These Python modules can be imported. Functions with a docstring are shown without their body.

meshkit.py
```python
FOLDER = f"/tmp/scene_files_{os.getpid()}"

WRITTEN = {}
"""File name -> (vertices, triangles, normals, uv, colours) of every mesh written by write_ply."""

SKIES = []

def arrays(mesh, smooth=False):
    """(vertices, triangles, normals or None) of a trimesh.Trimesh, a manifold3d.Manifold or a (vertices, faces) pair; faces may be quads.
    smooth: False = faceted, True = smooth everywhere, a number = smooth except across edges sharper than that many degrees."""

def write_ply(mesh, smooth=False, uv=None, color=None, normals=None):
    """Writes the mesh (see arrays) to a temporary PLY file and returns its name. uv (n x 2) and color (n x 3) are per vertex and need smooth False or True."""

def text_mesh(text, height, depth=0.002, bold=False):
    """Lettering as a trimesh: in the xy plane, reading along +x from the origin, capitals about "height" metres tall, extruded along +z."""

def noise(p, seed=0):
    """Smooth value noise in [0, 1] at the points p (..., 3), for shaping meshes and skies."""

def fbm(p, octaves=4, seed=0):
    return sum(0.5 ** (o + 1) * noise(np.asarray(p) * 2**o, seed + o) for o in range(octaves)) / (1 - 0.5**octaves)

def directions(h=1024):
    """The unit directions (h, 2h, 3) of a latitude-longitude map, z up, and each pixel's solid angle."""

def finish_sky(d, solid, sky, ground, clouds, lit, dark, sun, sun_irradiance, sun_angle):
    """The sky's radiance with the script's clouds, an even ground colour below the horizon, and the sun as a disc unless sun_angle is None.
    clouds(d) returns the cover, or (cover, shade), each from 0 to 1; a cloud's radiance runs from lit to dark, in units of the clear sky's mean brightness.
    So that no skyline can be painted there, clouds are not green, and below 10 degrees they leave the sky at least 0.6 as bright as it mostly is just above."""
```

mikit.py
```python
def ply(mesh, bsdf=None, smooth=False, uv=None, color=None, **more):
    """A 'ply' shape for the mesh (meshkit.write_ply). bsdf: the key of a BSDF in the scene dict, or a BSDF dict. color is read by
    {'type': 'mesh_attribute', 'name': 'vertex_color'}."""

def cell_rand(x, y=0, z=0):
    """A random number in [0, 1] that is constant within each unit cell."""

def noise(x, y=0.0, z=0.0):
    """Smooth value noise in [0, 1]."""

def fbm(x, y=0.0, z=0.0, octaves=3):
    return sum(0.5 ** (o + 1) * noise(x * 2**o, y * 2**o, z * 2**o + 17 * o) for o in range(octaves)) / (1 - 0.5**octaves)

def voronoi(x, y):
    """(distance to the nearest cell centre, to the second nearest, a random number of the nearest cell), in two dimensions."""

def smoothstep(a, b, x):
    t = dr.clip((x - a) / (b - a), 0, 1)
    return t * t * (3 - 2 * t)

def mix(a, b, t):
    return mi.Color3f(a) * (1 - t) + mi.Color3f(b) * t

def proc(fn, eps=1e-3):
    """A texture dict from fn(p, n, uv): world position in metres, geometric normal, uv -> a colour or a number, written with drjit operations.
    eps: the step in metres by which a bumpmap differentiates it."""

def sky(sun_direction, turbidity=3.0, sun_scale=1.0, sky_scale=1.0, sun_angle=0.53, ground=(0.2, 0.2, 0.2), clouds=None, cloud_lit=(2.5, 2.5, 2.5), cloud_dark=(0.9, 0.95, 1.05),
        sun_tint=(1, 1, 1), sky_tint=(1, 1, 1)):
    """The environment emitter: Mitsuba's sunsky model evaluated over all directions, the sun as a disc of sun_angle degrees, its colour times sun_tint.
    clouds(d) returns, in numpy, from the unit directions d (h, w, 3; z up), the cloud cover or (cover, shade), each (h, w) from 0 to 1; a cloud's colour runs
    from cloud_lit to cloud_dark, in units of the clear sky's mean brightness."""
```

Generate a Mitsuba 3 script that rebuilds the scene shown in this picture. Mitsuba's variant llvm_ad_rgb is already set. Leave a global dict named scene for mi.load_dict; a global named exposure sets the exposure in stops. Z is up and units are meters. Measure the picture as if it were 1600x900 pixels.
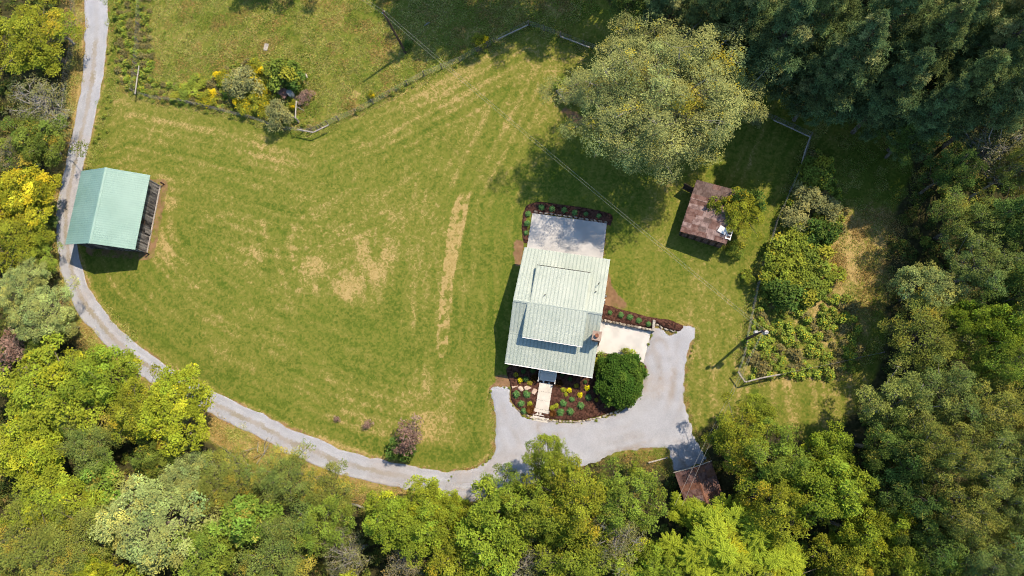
import math, random
import numpy as np, trimesh, shapely, mitsuba as mi, mikit, meshkit
import drjit as dr
from shapely.geometry import Polygon, LineString, Point
from scipy.spatial import cKDTree
from mikit import noise, fbm, voronoi, cell_rand, smoothstep, mix

T = mi.ScalarTransform4f
scene, labels = {}, {}

# ---------------------------------------------------------------- camera (a drone 78 m up, tilted about 12 degrees off straight down)
FOC, ALT = 1067.0, 78.0
_n = np.array([105.0, 210.0, FOC]); _n /= np.linalg.norm(_n)
_z = -_n
_y = np.array([0, -1.0, 0]); _y -= (_y @ _z) * _z; _y /= np.linalg.norm(_y)
CAM = np.array([np.cross(_y, _z), _y, _z])            # world rows of the camera's right, down and forward axes
fwd, upv = CAM @ np.array([0, 0, 1.0]), CAM @ np.array([0, -1.0, 0])
scene['camera'] = dict(type='perspective', fov=2 * math.degrees(math.atan(800 / FOC)), fov_axis='x', near_clip=1.0, far_clip=3000.0,
                       to_world=T().look_at(origin=[0, 0, ALT], target=[float(fwd[0]), float(fwd[1]), float(ALT + fwd[2])], up=upv.tolist()))
SUN_AZ, SUN_LEN = 0.71, 0.72                             # azimuth in radians, shadow length of a 1 m stick
scene['sky'] = mikit.sky([math.cos(SUN_AZ) * SUN_LEN, math.sin(SUN_AZ) * SUN_LEN, 1.0], turbidity=3, sky_scale=1.5, sky_tint=(1.06, 1.0, 0.88), sun_tint=(1.0, 0.985, 0.965))
exposure = 2.38


def P(px, py, z=0.0):
    """Survey: the point at height z that the photograph shows at (px, py)."""
    r = CAM @ np.array([px - 800.0, py - 450.0, FOC])
    t = (z - ALT) / r[2]
    return np.array([r[0] * t, r[1] * t, z])


def G(pts, z=0.0):
    return np.array([P(a, b, z)[:2] for a, b in pts])


# ---------------------------------------------------------------- helpers
def key_for(name):
    if name not in scene and name not in labels:
        return name
    i = 1
    while f'{name}_{i:03d}' in scene or f'{name}_{i:03d}' in labels:
        i += 1
    return f'{name}_{i:03d}'


_part_count = {}


def add(name, mesh, mat, parent=None, smooth=False, label=None, cat=None, group=None, kind=None, **kw):
    if parent:
        n = _part_count.get((parent, name), 0)
        _part_count[(parent, name)] = n + 1
        key = f'{parent}__{name}' + (f'_{n:03d}' if n else '')
    else:
        key = key_for(name)
    scene[key] = mesh if isinstance(mesh, dict) else mikit.ply(mesh, mat, smooth=smooth, **kw)
    tag(key, label, cat, group, kind)
    return key


def tag(key, label=None, cat=None, group=None, kind=None):
    d = {k: v for k, v in (('label', label), ('category', cat), ('group', group), ('kind', kind)) if v}
    if d:
        labels[key] = d
    return key


def thing(name, label, cat, group=None):
    return tag(key_for(name), label, cat, group)


def cat_mesh(ms):
    return ms[0] if len(ms) == 1 else trimesh.util.concatenate(ms)


def box(x0, x1, y0, y1, z0, z1):
    m = trimesh.creation.box((x1 - x0, y1 - y0, z1 - z0))
    m.apply_translation(((x0 + x1) / 2, (y0 + y1) / 2, (z0 + z1) / 2))
    return m


class Frame:
    """A local frame of a building: u and v on the ground, z up."""
    def __init__(self, o, ang):
        self.o, c, s = np.array([o[0], o[1], 0.0]), math.cos(ang), math.sin(ang)
        self.R = np.array([[c, -s, 0], [s, c, 0], [0, 0, 1.0]])

    def __call__(self, m):
        m = m.copy()
        m.vertices = m.vertices @ self.R.T + self.o
        return m

    def inv(self, p):
        return (np.asarray(p) - self.o) @ self.R


def hexa(c8):
    """A box from its eight corners: bottom four counter-clockwise, then the top four."""
    f = [[0, 2, 1], [0, 3, 2], [4, 5, 6], [4, 6, 7]]
    for i in range(4):
        j = (i + 1) % 4
        f += [[i, j, j + 4], [i, j + 4, i + 4]]
    return trimesh.Trimesh(np.array(c8, float), f, process=False)


def slope(u0, u1, v0, z0, v1, z1, t, lift=0.0):
    """A sheet of thickness t whose top runs from (v0, z0) to (v1, z1) over u0..u1."""
    if v0 > v1:
        v0, z0, v1, z1 = v1, z1, v0, z0
    a, b = z0 + lift, z1 + lift
    return hexa([(u0, v0, a - t), (u1, v0, a - t), (u1, v1, b - t), (u0, v1, b - t), (u0, v0, a), (u1, v0, a), (u1, v1, b), (u0, v1, b)])


def tube(pts, rad, sides=6, caps=True):
    p = np.asarray(pts, float); n = len(p)
    rad = np.broadcast_to(np.asarray(rad, float), (n,))
    t = np.gradient(p, axis=0); t /= np.linalg.norm(t, axis=1, keepdims=True) + 1e-12
    ref = np.array([0, 0, 1.0]) if abs(t[0, 2]) < 0.9 else np.array([1.0, 0, 0])
    a = np.cross(t, ref); a /= np.linalg.norm(a, axis=1, keepdims=True) + 1e-12
    b = np.cross(t, a)
    ang = np.arange(sides) * 2 * np.pi / sides
    v = (p[:, None] + rad[:, None, None] * (np.cos(ang)[None, :, None] * a[:, None] + np.sin(ang)[None, :, None] * b[:, None])).reshape(-1, 3)
    i, j = np.meshgrid(np.arange(n - 1), np.arange(sides), indexing='ij')
    k = (j + 1) % sides
    q = np.stack([i * sides + j, i * sides + k, (i + 1) * sides + k, (i + 1) * sides + j], -1).reshape(-1, 4)
    f = np.vstack([q[:, [0, 2, 1]], q[:, [0, 3, 2]]])
    if caps:
        e = (n - 1) * sides
        f = np.vstack([f, [[0, s, s + 1] for s in range(1, sides - 1)], [[e, e + s + 1, e + s] for s in range(1, sides - 1)]])
    return trimesh.Trimesh(v, f, process=False)


def rock(rng, sx, sy, sz, n=13):
    p = rng.normal(size=(n, 3)); p /= np.linalg.norm(p, axis=1, keepdims=True)
    p = np.sign(p) * np.abs(p) ** 0.75
    m = trimesh.convex.convex_hull(p * np.array([sx, sy, sz]) * rng.uniform(0.85, 1.1, (n, 1)))
    return trimesh.Trimesh(m.vertices, m.faces, process=False)


def moved(m, x, y, z=0.0, rz=0.0):
    m = m.copy()
    m.apply_transform(trimesh.transformations.rotation_matrix(rz, [0, 0, 1]))
    m.apply_translation((x, y, z))
    return m


def slab_polygon(poly, z0, z1):
    """A flat slab with vertical edges over a polygon."""
    parts = []
    for g in getattr(poly, 'geoms', [poly]):
        m = trimesh.creation.extrude_polygon(g, z1 - z0, engine='earcut')
        m.apply_translation((0, 0, z0))
        parts.append(m)
    return cat_mesh(parts)


def smooth_ring(pts, n=8, closed=True):
    """Catmull-Rom through the points."""
    p = np.asarray(pts, float)
    q = np.vstack([p[-1], p, p[0], p[1]]) if closed else np.vstack([2 * p[0] - p[1], p, 2 * p[-1] - p[-2]])
    out = []
    for i in range(1, len(q) - 2):
        a, b, c, d = q[i - 1], q[i], q[i + 1], q[i + 2]
        t = np.linspace(0, 1, n, endpoint=False)[:, None]
        out.append(0.5 * (2 * b + (c - a) * t + (2 * a - 5 * b + 4 * c - d) * t ** 2 + (3 * b - a - 3 * c + d) * t ** 3))
    if not closed:
        out.append(p[-1:])
    return np.vstack(out)


def ragged(poly, amp, seed, step=0.25):
    """The polygon with an uneven edge."""
    r = np.asarray(poly.segmentize(step).exterior.coords)[:-1]
    nrm = np.roll(r, -1, 0) - np.roll(r, 1, 0)
    nrm = np.stack([nrm[:, 1], -nrm[:, 0]], 1) / (np.linalg.norm(nrm, axis=1, keepdims=True) + 1e-9)
    k = np.c_[r, np.zeros(len(r))]
    d = (meshkit.fbm(k * 0.5, 3, seed) - 0.5) * 2.4 + (meshkit.noise(k * 3.0, seed + 9) - 0.5) * 0.8
    q = Polygon(r + nrm * d[:, None] * amp).buffer(0)
    return max(getattr(q, 'geoms', [q]), key=lambda g: g.area)


# ---------------------------------------------------------------- materials
ALB = 0.72                                                   # all surface colours below are multiplied by this


def principled(name, col, rough=0.7, spec=0.3, **kw):
    c = mikit.proc(lambda p, n, uv: col(p, n, uv) * ALB) if callable(col) else {'type': 'rgb', 'value': [x * ALB for x in col]}
    scene[name] = {'type': 'twosided', 'bsdf': {'type': 'principled', 'base_color': c, 'roughness': rough, 'specular': spec, **kw}}
    return name


def varied(name, a, b, scale=(1, 1, 1), rough=0.8, spec=0.2, octaves=3, sharp=(0.25, 0.75), extra=None, **kw):
    def fn(p, n, uv):
        t = smoothstep(sharp[0], sharp[1], fbm(p.x * scale[0], p.y * scale[1], p.z * scale[2], octaves=octaves))
        c = mix(a, b, t)
        return extra(p, c) if extra else c
    return principled(name, fn, rough, spec, **kw)


def ground_fn(p, n, uv):
    d, s = uv.x, uv.y
    f1 = fbm(p.x * 1.3, p.y * 1.3, octaves=3)
    f2 = noise(p.x * 3.7, p.y * 3.7)
    f3 = noise(p.x * 7.3 + 5, p.y * 7.3)
    f4 = fbm(p.x * 0.32 + 40, p.y * 0.32, octaves=2)
    t = d + (f1 - 0.5) * 0.34 + (f2 - 0.5) * 0.36 + (f3 - 0.5) * 0.48
    green = mix((0.079, 0.124, 0.015), (0.142, 0.182, 0.027), smoothstep(0.2, 0.8, f4 * 0.4 + f2 * 0.25 + f3 * 0.35))
    straw = mix((0.32, 0.245, 0.085), (0.45, 0.345, 0.155), f3 * 0.6 + f1 * 0.4)
    olive = mix((0.146, 0.172, 0.027), (0.204, 0.206, 0.044), f2 * 0.5 + f3 * 0.5)
    col = mix(mix(green, olive, smoothstep(-0.05, 0.62, t)), straw, smoothstep(0.50, 1.25, t))
    soil = mix((0.17, 0.10, 0.055), (0.30, 0.19, 0.11), f2 * 0.6 + f1 * 0.4)
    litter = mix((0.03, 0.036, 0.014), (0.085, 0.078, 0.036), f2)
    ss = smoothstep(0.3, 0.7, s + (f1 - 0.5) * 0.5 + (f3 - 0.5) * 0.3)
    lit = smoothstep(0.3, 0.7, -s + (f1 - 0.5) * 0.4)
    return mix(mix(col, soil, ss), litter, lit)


principled('mat_ground', ground_fn, 0.95, 0.05)


def gravel_fn(p, n, uv):
    f = noise(p.x * 14, p.y * 14)
    g = fbm(p.x * 0.5, p.y * 0.5, octaves=3)
    h = noise(p.x * 5, p.y * 5)
    col = mix((0.325, 0.348, 0.402), (0.43, 0.452, 0.51), f * 0.6 + g * 0.4)
    w = abs(uv.x)
    rut = dr.clip(-uv.y, 0, 1) * (0.25 + 0.75 * smoothstep(0.3, 0.7, fbm(p.x * 0.9, p.y * 0.9 + 7, octaves=3) * 0.8 + h * 0.2))
    col = mix(col, (0.285, 0.235, 0.185), rut * 0.8)
    band = (1 - smoothstep(0.08, 0.30, w + (h - 0.5) * 0.25)) * dr.clip(uv.y, 0, 1)
    weed = smoothstep(0.42, 0.62, g * 0.7 + f * 0.3) * band
    patchy = fbm(p.x * 1.1 + 3, p.y * 1.1, octaves=3)
    col = col * (0.90 + 0.17 * patchy + 0.06 * noise(p.x * 2.3, p.y * 2.3))
    dirt = smoothstep(0.55, 0.8, fbm(p.x * 0.23 + 9, p.y * 0.23, octaves=3)) * 0.28
    col = mix(col, (0.36, 0.27, 0.19), dirt * (0.4 + 0.6 * h))
    edge = smoothstep(0.86, 1.0, w + (h - 0.5) * 0.12) * smoothstep(0.0, 0.2, uv.y)
    col = mix(col, (0.30, 0.23, 0.13), dr.clip(band * 0.38 + edge * 0.55, 0, 1))
    return mix(col, (0.20, 0.17, 0.06), weed * 0.4)


principled('mat_gravel', gravel_fn, 0.92, 0.1)
varied('mat_concrete', (0.53, 0.535, 0.53), (0.63, 0.63, 0.625), (1.2, 1.2, 1.2), 0.85, 0.15)
varied('mat_patio', (0.42, 0.425, 0.435), (0.53, 0.535, 0.54), (0.8, 0.8, 0.8), 0.85, 0.15)
varied('mat_walk', (0.56, 0.535, 0.49), (0.67, 0.65, 0.61), (1.5, 1.5, 1.5), 0.85, 0.15)
varied('mat_mulch', (0.035, 0.017, 0.012), (0.115, 0.056, 0.042), (7, 7, 7), 0.95, 0.1)


def streak(p, c):                                           # faint rain streaks and grime on painted sheet metal
    g = fbm(p.x * 1.1, p.y * 1.1, p.z * 1.1, octaves=3)
    return c * (0.93 + 0.12 * g)


varied('mat_house_roof', (0.395, 0.465, 0.42), (0.45, 0.515, 0.47), (0.7, 0.7, 0.7), 0.42, 0.5, extra=streak)
varied('mat_house_seam', (0.295, 0.362, 0.325), (0.345, 0.41, 0.37), (0.7, 0.7, 0.7), 0.42, 0.5)
varied('mat_barn_roof', (0.205, 0.36, 0.32), (0.235, 0.395, 0.355), (0.5, 0.5, 0.5), 0.42, 0.5, extra=streak)
varied('mat_barn_rib', (0.176, 0.315, 0.28), (0.206, 0.35, 0.314), (0.5, 0.5, 0.5), 0.42, 0.5)
for i, (a, b) in enumerate([((0.055, 0.054, 0.058), (0.16, 0.155, 0.155)), ((0.03, 0.029, 0.03), (0.085, 0.08, 0.08)), ((0.12, 0.115, 0.11), (0.26, 0.25, 0.245))]):
    varied(f'mat_plank_{i}', a, b, (5, 5, 1.1), 0.9, 0.1, sharp=(0.3, 0.7))
varied('mat_dark_wood', (0.03, 0.022, 0.018), (0.07, 0.05, 0.04), (4, 4, 4), 0.9, 0.1)
for i, (a, b) in enumerate([((0.110, 0.058, 0.050), (0.20, 0.122, 0.112)), ((0.165, 0.108, 0.105), (0.31, 0.235, 0.23)), ((0.095, 0.064, 0.06), (0.165, 0.12, 0.115)), ((0.15, 0.068, 0.045), (0.22, 0.112, 0.08))]):
    varied(f'mat_rust_{i}', a, b, (3.2, 3.2, 3.2), 0.75, 0.25, sharp=(0.32, 0.68))
principled('mat_white', (0.90, 0.90, 0.89), 0.5)
principled('mat_siding', (0.62, 0.62, 0.58), 0.6)
principled('mat_grey_paint', (0.82, 0.80, 0.76), 0.6)
principled('mat_black', (0.02, 0.02, 0.022), 0.5)
principled('mat_glass_dark', (0.03, 0.035, 0.04), 0.08, 0.6)
principled('mat_steel', (0.45, 0.46, 0.47), 0.4, metallic=0.7)
principled('mat_can', (0.42, 0.43, 0.44), 0.5)
principled('mat_wire', (0.36, 0.36, 0.35), 0.5)
principled('mat_door', (0.10, 0.14, 0.12), 0.5)
varied('mat_brick', (0.23, 0.12, 0.085), (0.32, 0.19, 0.14), (6, 6, 9), 0.9, 0.1)
varied('mat_clay', (0.20, 0.085, 0.05), (0.27, 0.12, 0.08), (5, 5, 5), 0.8, 0.1)
varied('mat_mortar_cap', (0.32, 0.24, 0.20), (0.42, 0.33, 0.28), (3, 3, 3), 0.9, 0.1)
for i, (a, b) in enumerate([((0.30, 0.26, 0.21), (0.46, 0.41, 0.34)), ((0.20, 0.17, 0.14), (0.33, 0.29, 0.25)), ((0.42, 0.38, 0.32), (0.60, 0.56, 0.49))]):
    varied(f'mat_stone_{i}', a, b, (4, 4, 4), 0.9, 0.1)
varied('mat_pink_stone', (0.50, 0.38, 0.31), (0.64, 0.52, 0.44), (4, 4, 4), 0.9, 0.1)
varied('mat_post', (0.13, 0.115, 0.10), (0.27, 0.245, 0.22), (6, 6, 2), 0.9, 0.1)
varied('mat_pale_wood', (0.34, 0.31, 0.28), (0.50, 0.47, 0.43), (6, 6, 2), 0.9, 0.1)
varied('mat_pole', (0.065, 0.045, 0.035), (0.13, 0.095, 0.075), (6, 6, 1), 0.9, 0.1)
varied('mat_bark', (0.10, 0.085, 0.065), (0.22, 0.20, 0.165), (4, 4, 1.5), 0.9, 0.1)
varied('mat_pale_bark', (0.22, 0.21, 0.185), (0.40, 0.385, 0.35), (4, 4, 1.5), 0.9, 0.1)
scene['mat_leaf'] = {'type': 'principledthin', 'base_color': {'type': 'mesh_attribute', 'name': 'vertex_color'}, 'roughness': 0.55, 'diff_trans': 0.42, 'eta': 1.35}
scene['mat_gloss_leaf'] = {'type': 'principledthin', 'base_color': {'type': 'mesh_attribute', 'name': 'vertex_color'}, 'roughness': 0.4, 'diff_trans': 0.5, 'eta': 1.45}

# ---------------------------------------------------------------- survey of the plan (photograph pixels to metres)
HOUSE = Frame(P(803.8, 468.9, 4.9), math.atan2(-0.152, 0.988))
BARN = Frame(P(139.5, 378, 5.4), math.atan2(-0.0, 1.0))
_e = P(165, 260, 5.4) - P(139.5, 378, 5.4)
BARN = Frame(P(139.5, 378, 5.4), math.atan2(_e[1], _e[0]))                # u runs up along the ridge, v to the left

ROAD_L = [(131, -40), (131, 0), (131, 60), (129, 110), (123, 155), (113, 205), (103, 250), (94, 290), (88, 330), (87, 370), (91, 408), (101, 447), (116, 478),
          (138, 510), (165, 540), (200, 571), (240, 600), (285, 625), (340, 654), (400, 682), (450, 708), (510, 735), (570, 754), (630, 766), (690, 775), (745, 783)]
ROAD_R = [(172, -40), (171, 0), (170, 40), (166, 90), (161, 130), (152, 170), (142, 215), (132, 255), (124, 290), (119, 330), (119, 370), (126, 408), (139, 447), (158, 478),
          (182, 507), (212, 535), (250, 562), (295, 590), (345, 616), (400, 642), (472, 675), (530, 698), (590, 716), (650, 729), (700, 735), (735, 733)]
YARD = [(766, 608), (770, 635), (773, 665), (772, 690), (766, 710), (752, 724), (735, 732), (712, 735), (698, 752), (694, 775), (745, 783), (790, 772), (830, 758), (870, 745), (930, 722), (975, 708),
        (1005, 703), (1038, 701), (1046, 716), (1052, 739), (1080, 732), (1104, 719), (1093, 690), (1084, 668), (1077, 645), (1071, 620), (1070, 598), (1073, 575), (1079, 548), (1087, 515), (1066, 508),
        (1050, 519), (1030, 512), (1018, 517), (1004, 567), (1000, 610), (975, 637), (945, 650), (900, 659), (860, 657), (830, 651), (808, 640), (797, 622), (796, 603)]
BED_FRONT = [(797, 570), (797, 600), (798, 624), (806, 637), (826, 649), (845, 654), (870, 657), (900, 657), (942, 649), (972, 636), (992, 616), (1003, 590), (1006, 566), (930, 551), (920, 590), (900, 575)]
BED_BACK = [(828, 318), (850, 316), (900, 322), (945, 330), (958, 338), (955, 350), (948, 352), (832, 334), (827, 375), (818, 378), (815, 350), (819, 326)]
BED_SIDE = [(938, 476), (975, 484), (1020, 496), (1050, 501), (1068, 510), (1060, 519), (1038, 514), (1022, 505), (1018, 515), (938, 500)]
PAD = [(936, 499), (1018, 516), (1005, 567), (928, 552)]
PATIO = [(832, 333.5), (948, 349.5), (941, 412), (822, 396)]


def poly(pts, n=6, smooth=True):
    q = G(pts)
    return Polygon(smooth_ring(q, n) if smooth else q).buffer(0)


road_l, road_r = smooth_ring(G(ROAD_L), 6, False), smooth_ring(G(ROAD_R), 6, False)
road_poly = Polygon(np.vstack([road_l, road_r[::-1]])).buffer(0)
yard_poly = poly(YARD, 5)
hard = shapely.union_all([road_poly, yard_poly, poly(PAD, 1, False), poly(PATIO, 1, False)])
house_poly = Polygon([(HOUSE.R @ np.array([u, v, 0]) + HOUSE.o)[:2] for u, v in ((0, -6.5), (9.5, -6.5), (9.5, 6.4), (0, 6.4))])
barn_poly = Polygon([(BARN.R @ np.array([u, v, 0]) + BARN.o)[:2] for u, v in ((0.2, -3.8), (9.1, -3.8), (9.1, 3.8), (0.2, 3.8))])

FOREST = [poly(p, 4) for p in (
    [(-400, -300), (95, -300), (100, 0), (104, 60), (92, 130), (98, 190), (70, 250), (62, 300), (60, 360), (75, 420), (95, 470), (100, 520), (120, 540), (180, 600), (225, 640), (300, 690), (380, 745), (470, 770), (560, 790),
     (640, 800), (720, 790), (800, 790), (900, 730), (990, 730), (1050, 745), (1075, 800), (1110, 790), (1105, 720), (1100, 690), (1145, 665), (1195, 680), (1240, 700), (1300, 700), (1350, 650), (1385, 590), (1400, 520), (1400, 470), (1400, 380), (1430, 300), (1440, 240),
     (1380, 190), (1250, 140), (1150, 80), (1000, 30), (900, -60), (700, -120), (300, -200), (300, -400), (2200, -400), (2200, 1500), (-500, 1500)],)]
PASTURE = poly([(185, -120), (182, 60), (185, 120), (211, 148), (330, 170), (440, 190), (482, 207), (560, 175), (640, 135), (730, 85), (825, 40), (880, 60), (930, -60), (700, -200)], 4)
MEADOW = poly([(1262, 215), (1250, 260), (1205, 350), (1180, 460), (1155, 580), (1162, 598), (1218, 587), (1375, 552), (1400, 450), (1440, 300), (1400, 200), (1300, 190)], 4)

# ---------------------------------------------------------------- ground
xs = np.unique(np.r_[-np.geomspace(86, 900, 34), np.arange(-86, 58, 0.17), np.geomspace(58, 900, 34)])
ys = np.unique(np.r_[-np.geomspace(24, 700, 30), np.arange(-24, 62, 0.17), np.geomspace(62, 1200, 34)])
gx, gy = np.meshgrid(xs, ys)
pts = np.c_[gx.ravel(), gy.ravel()]
p3 = np.c_[pts, np.zeros(len(pts))]
GP = shapely.points(pts)


def dist(g):
    return shapely.distance(GP, g)


def near(g, w):                                             # 1 inside, falling to 0 within w metres outside
    return np.clip(1 - dist(g) / w, 0, 1)


F = lambda s, o=3, seed=0: meshkit.fbm(p3 * s, o, seed)     # noqa: E731
d_road = dist(hard)
lawn_edge = LineString(np.vstack([G([(165, 165), (211, 150), (330, 175), (482, 212), (560, 180), (730, 90), (825, 45), (905, 80)]), G([(780, 330), (770, 600), (766, 700)]), road_r[::-1][:-60]]))
d_lawn = dist(lawn_edge)
cen = P(470, 400)[:2]
theta = np.arctan2(pts[:, 1] - cen[1], pts[:, 0] - cen[0])
swath = meshkit.fbm(np.c_[d_lawn * 0.8 + F(0.12) * 1.5, theta * 3.0, 0 * theta], 3, 5)       # mower passes follow the edge of the lawn
swath2 = meshkit.fbm(np.c_[d_lawn * 0.45 + F(0.08) * 3, theta * 0.9, 0 * theta], 3, 15)
dry = 0.42 + (swath - 0.5) * 0.45 + (meshkit.noise(np.c_[d_lawn * 1.9 + F(0.12) * 1.5, theta * 4.0, 0 * theta], 25) - 0.5) * 0.34 + (swath2 - 0.5) * 0.30 + (F(0.10, 3, 3) - 0.5) * 0.45 + (F(0.45, 3, 33) - 0.5) * 0.30
band_amp = np.clip(F(0.07, 2, 61) * 2.4 - 0.55, 0, 1)
bands = np.sin(d_lawn * 2 * math.pi / 1.35 + 3.0 * F(0.15, 2, 62)) * (0.35 + 0.65 * F(0.5, 2, 63))
dry += 0.17 * bands * band_amp
sx = np.clip((pts[:, 0] - P(800, 400)[0]) / 20 + 0.5, 0, 1)                  # the lawn round the trees on the far side is greener
dry -= 0.15 * sx
soil = np.zeros(len(pts))


def patch(pix, amount, w=1.0, ns=0.6, seed=1, n=5):
    global dry
    m = near(poly(pix, n), w)
    dry = dry + amount * m * (0.55 + 0.9 * F(ns, 3, seed))


patch([(722, 302), (733, 306), (722, 370), (709, 430), (697, 545), (683, 545), (692, 430), (703, 345), (714, 312)], 0.32 + 0.75 * np.clip(F(1.7, 3, 72) * 3.0 - 1.0, 0, 1), 0.12, 1.3, 2)      # cut straw left on the lawn
patch([(748, 450), (752, 545), (722, 560), (730, 450)], 0.16, 1.2, 0.8, 31)
patch([(388, 352), (470, 348), (560, 370), (615, 385), (600, 465), (545, 470), (430, 438), (390, 405)], 0.14, 1.2, 0.3, 4)                # an old vegetable plot
gardens = near(poly([(395, 360), (470, 360), (590, 390), (585, 455), (540, 465), (430, 430)], 4), 1.5)
rows = meshkit.noise(np.c_[pts @ np.array([0.95, 0.3]) * 1.1, pts @ np.array([-0.3, 0.95]) * 0.3, 0 * theta], 8)
dry += gardens * (np.clip(rows * 2.2 - 1.05, -0.35, 1) * 0.5)
patch([(165, 165), (330, 180), (480, 214), (560, 185), (730, 100), (700, 140), (560, 240), (470, 260), (330, 225), (180, 230)], 0.09, 4.0, 0.25, 6)
patch([(640, 590), (700, 590), (690, 640), (650, 640)], 0.22, 2.0, 0.5, 7)
patch([(655, 655), (690, 655), (690, 680), (655, 680)], 0.28, 1.4, 0.6, 17)
patch([(240, 290), (270, 300), (262, 400), (236, 400)], 0.30, 1.2, 0.6, 9)
patch([(985, 440), (1080, 400), (1150, 500), (1110, 520), (1010, 480)], 0.15, 3, 0.3, 10)
patch([(1075, 560), (1150, 590), (1140, 660), (1080, 650)], 0.22, 2.0, 0.4, 11)
patch([(1230, 600), (1340, 590), (1330, 640), (1240, 670), (1200, 640)], 0.36, 1.6, 0.3, 12)
patch([(1030, 290), (1085, 265), (1060, 340), (1030, 390), (1015, 330)], 0.30, 1.5, 0.5, 13)
patch([(700, 60), (900, 110), (870, 200), (700, 170)], 0.1, 3, 0.2, 14)
verge_poly = shapely.union_all([LineString(road_l).buffer(2.6)])
dry = np.where(dist(verge_poly) < 0.01, 0.78 + (F(0.5, 3, 21) - 0.5) * 0.9, dry)
edge_strip = np.clip(1 - np.abs(d_road - 0.15) / 0.45, 0, 1)
dry += edge_strip * 0.35
green_strip = np.clip(1 - np.abs(d_road - 1.6) / 1.2, 0, 1) * (dist(LineString(road_r)) < 3.5)
dry -= green_strip * 0.22
inpast = near(PASTURE, 0.4)
dry = dry * (1 - inpast) + inpast * (0.40 + (F(0.35, 4, 22) - 0.5) * 1.3)
inmead = near(MEADOW, 0.6)
dry = dry * (1 - inmead) + inmead * (0.16 + (F(0.3, 4, 23) - 0.5) * 1.2)
patch([(1175, 500), (1260, 470), (1340, 500), (1345, 560), (1250, 588), (1165, 592)], 0.42, 1.0, 0.6, 27)
patch([(1300, 350), (1390, 330), (1410, 400), (1400, 470), (1330, 510), (1275, 480)], 0.78, 1.6, 0.4, 24)
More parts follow.
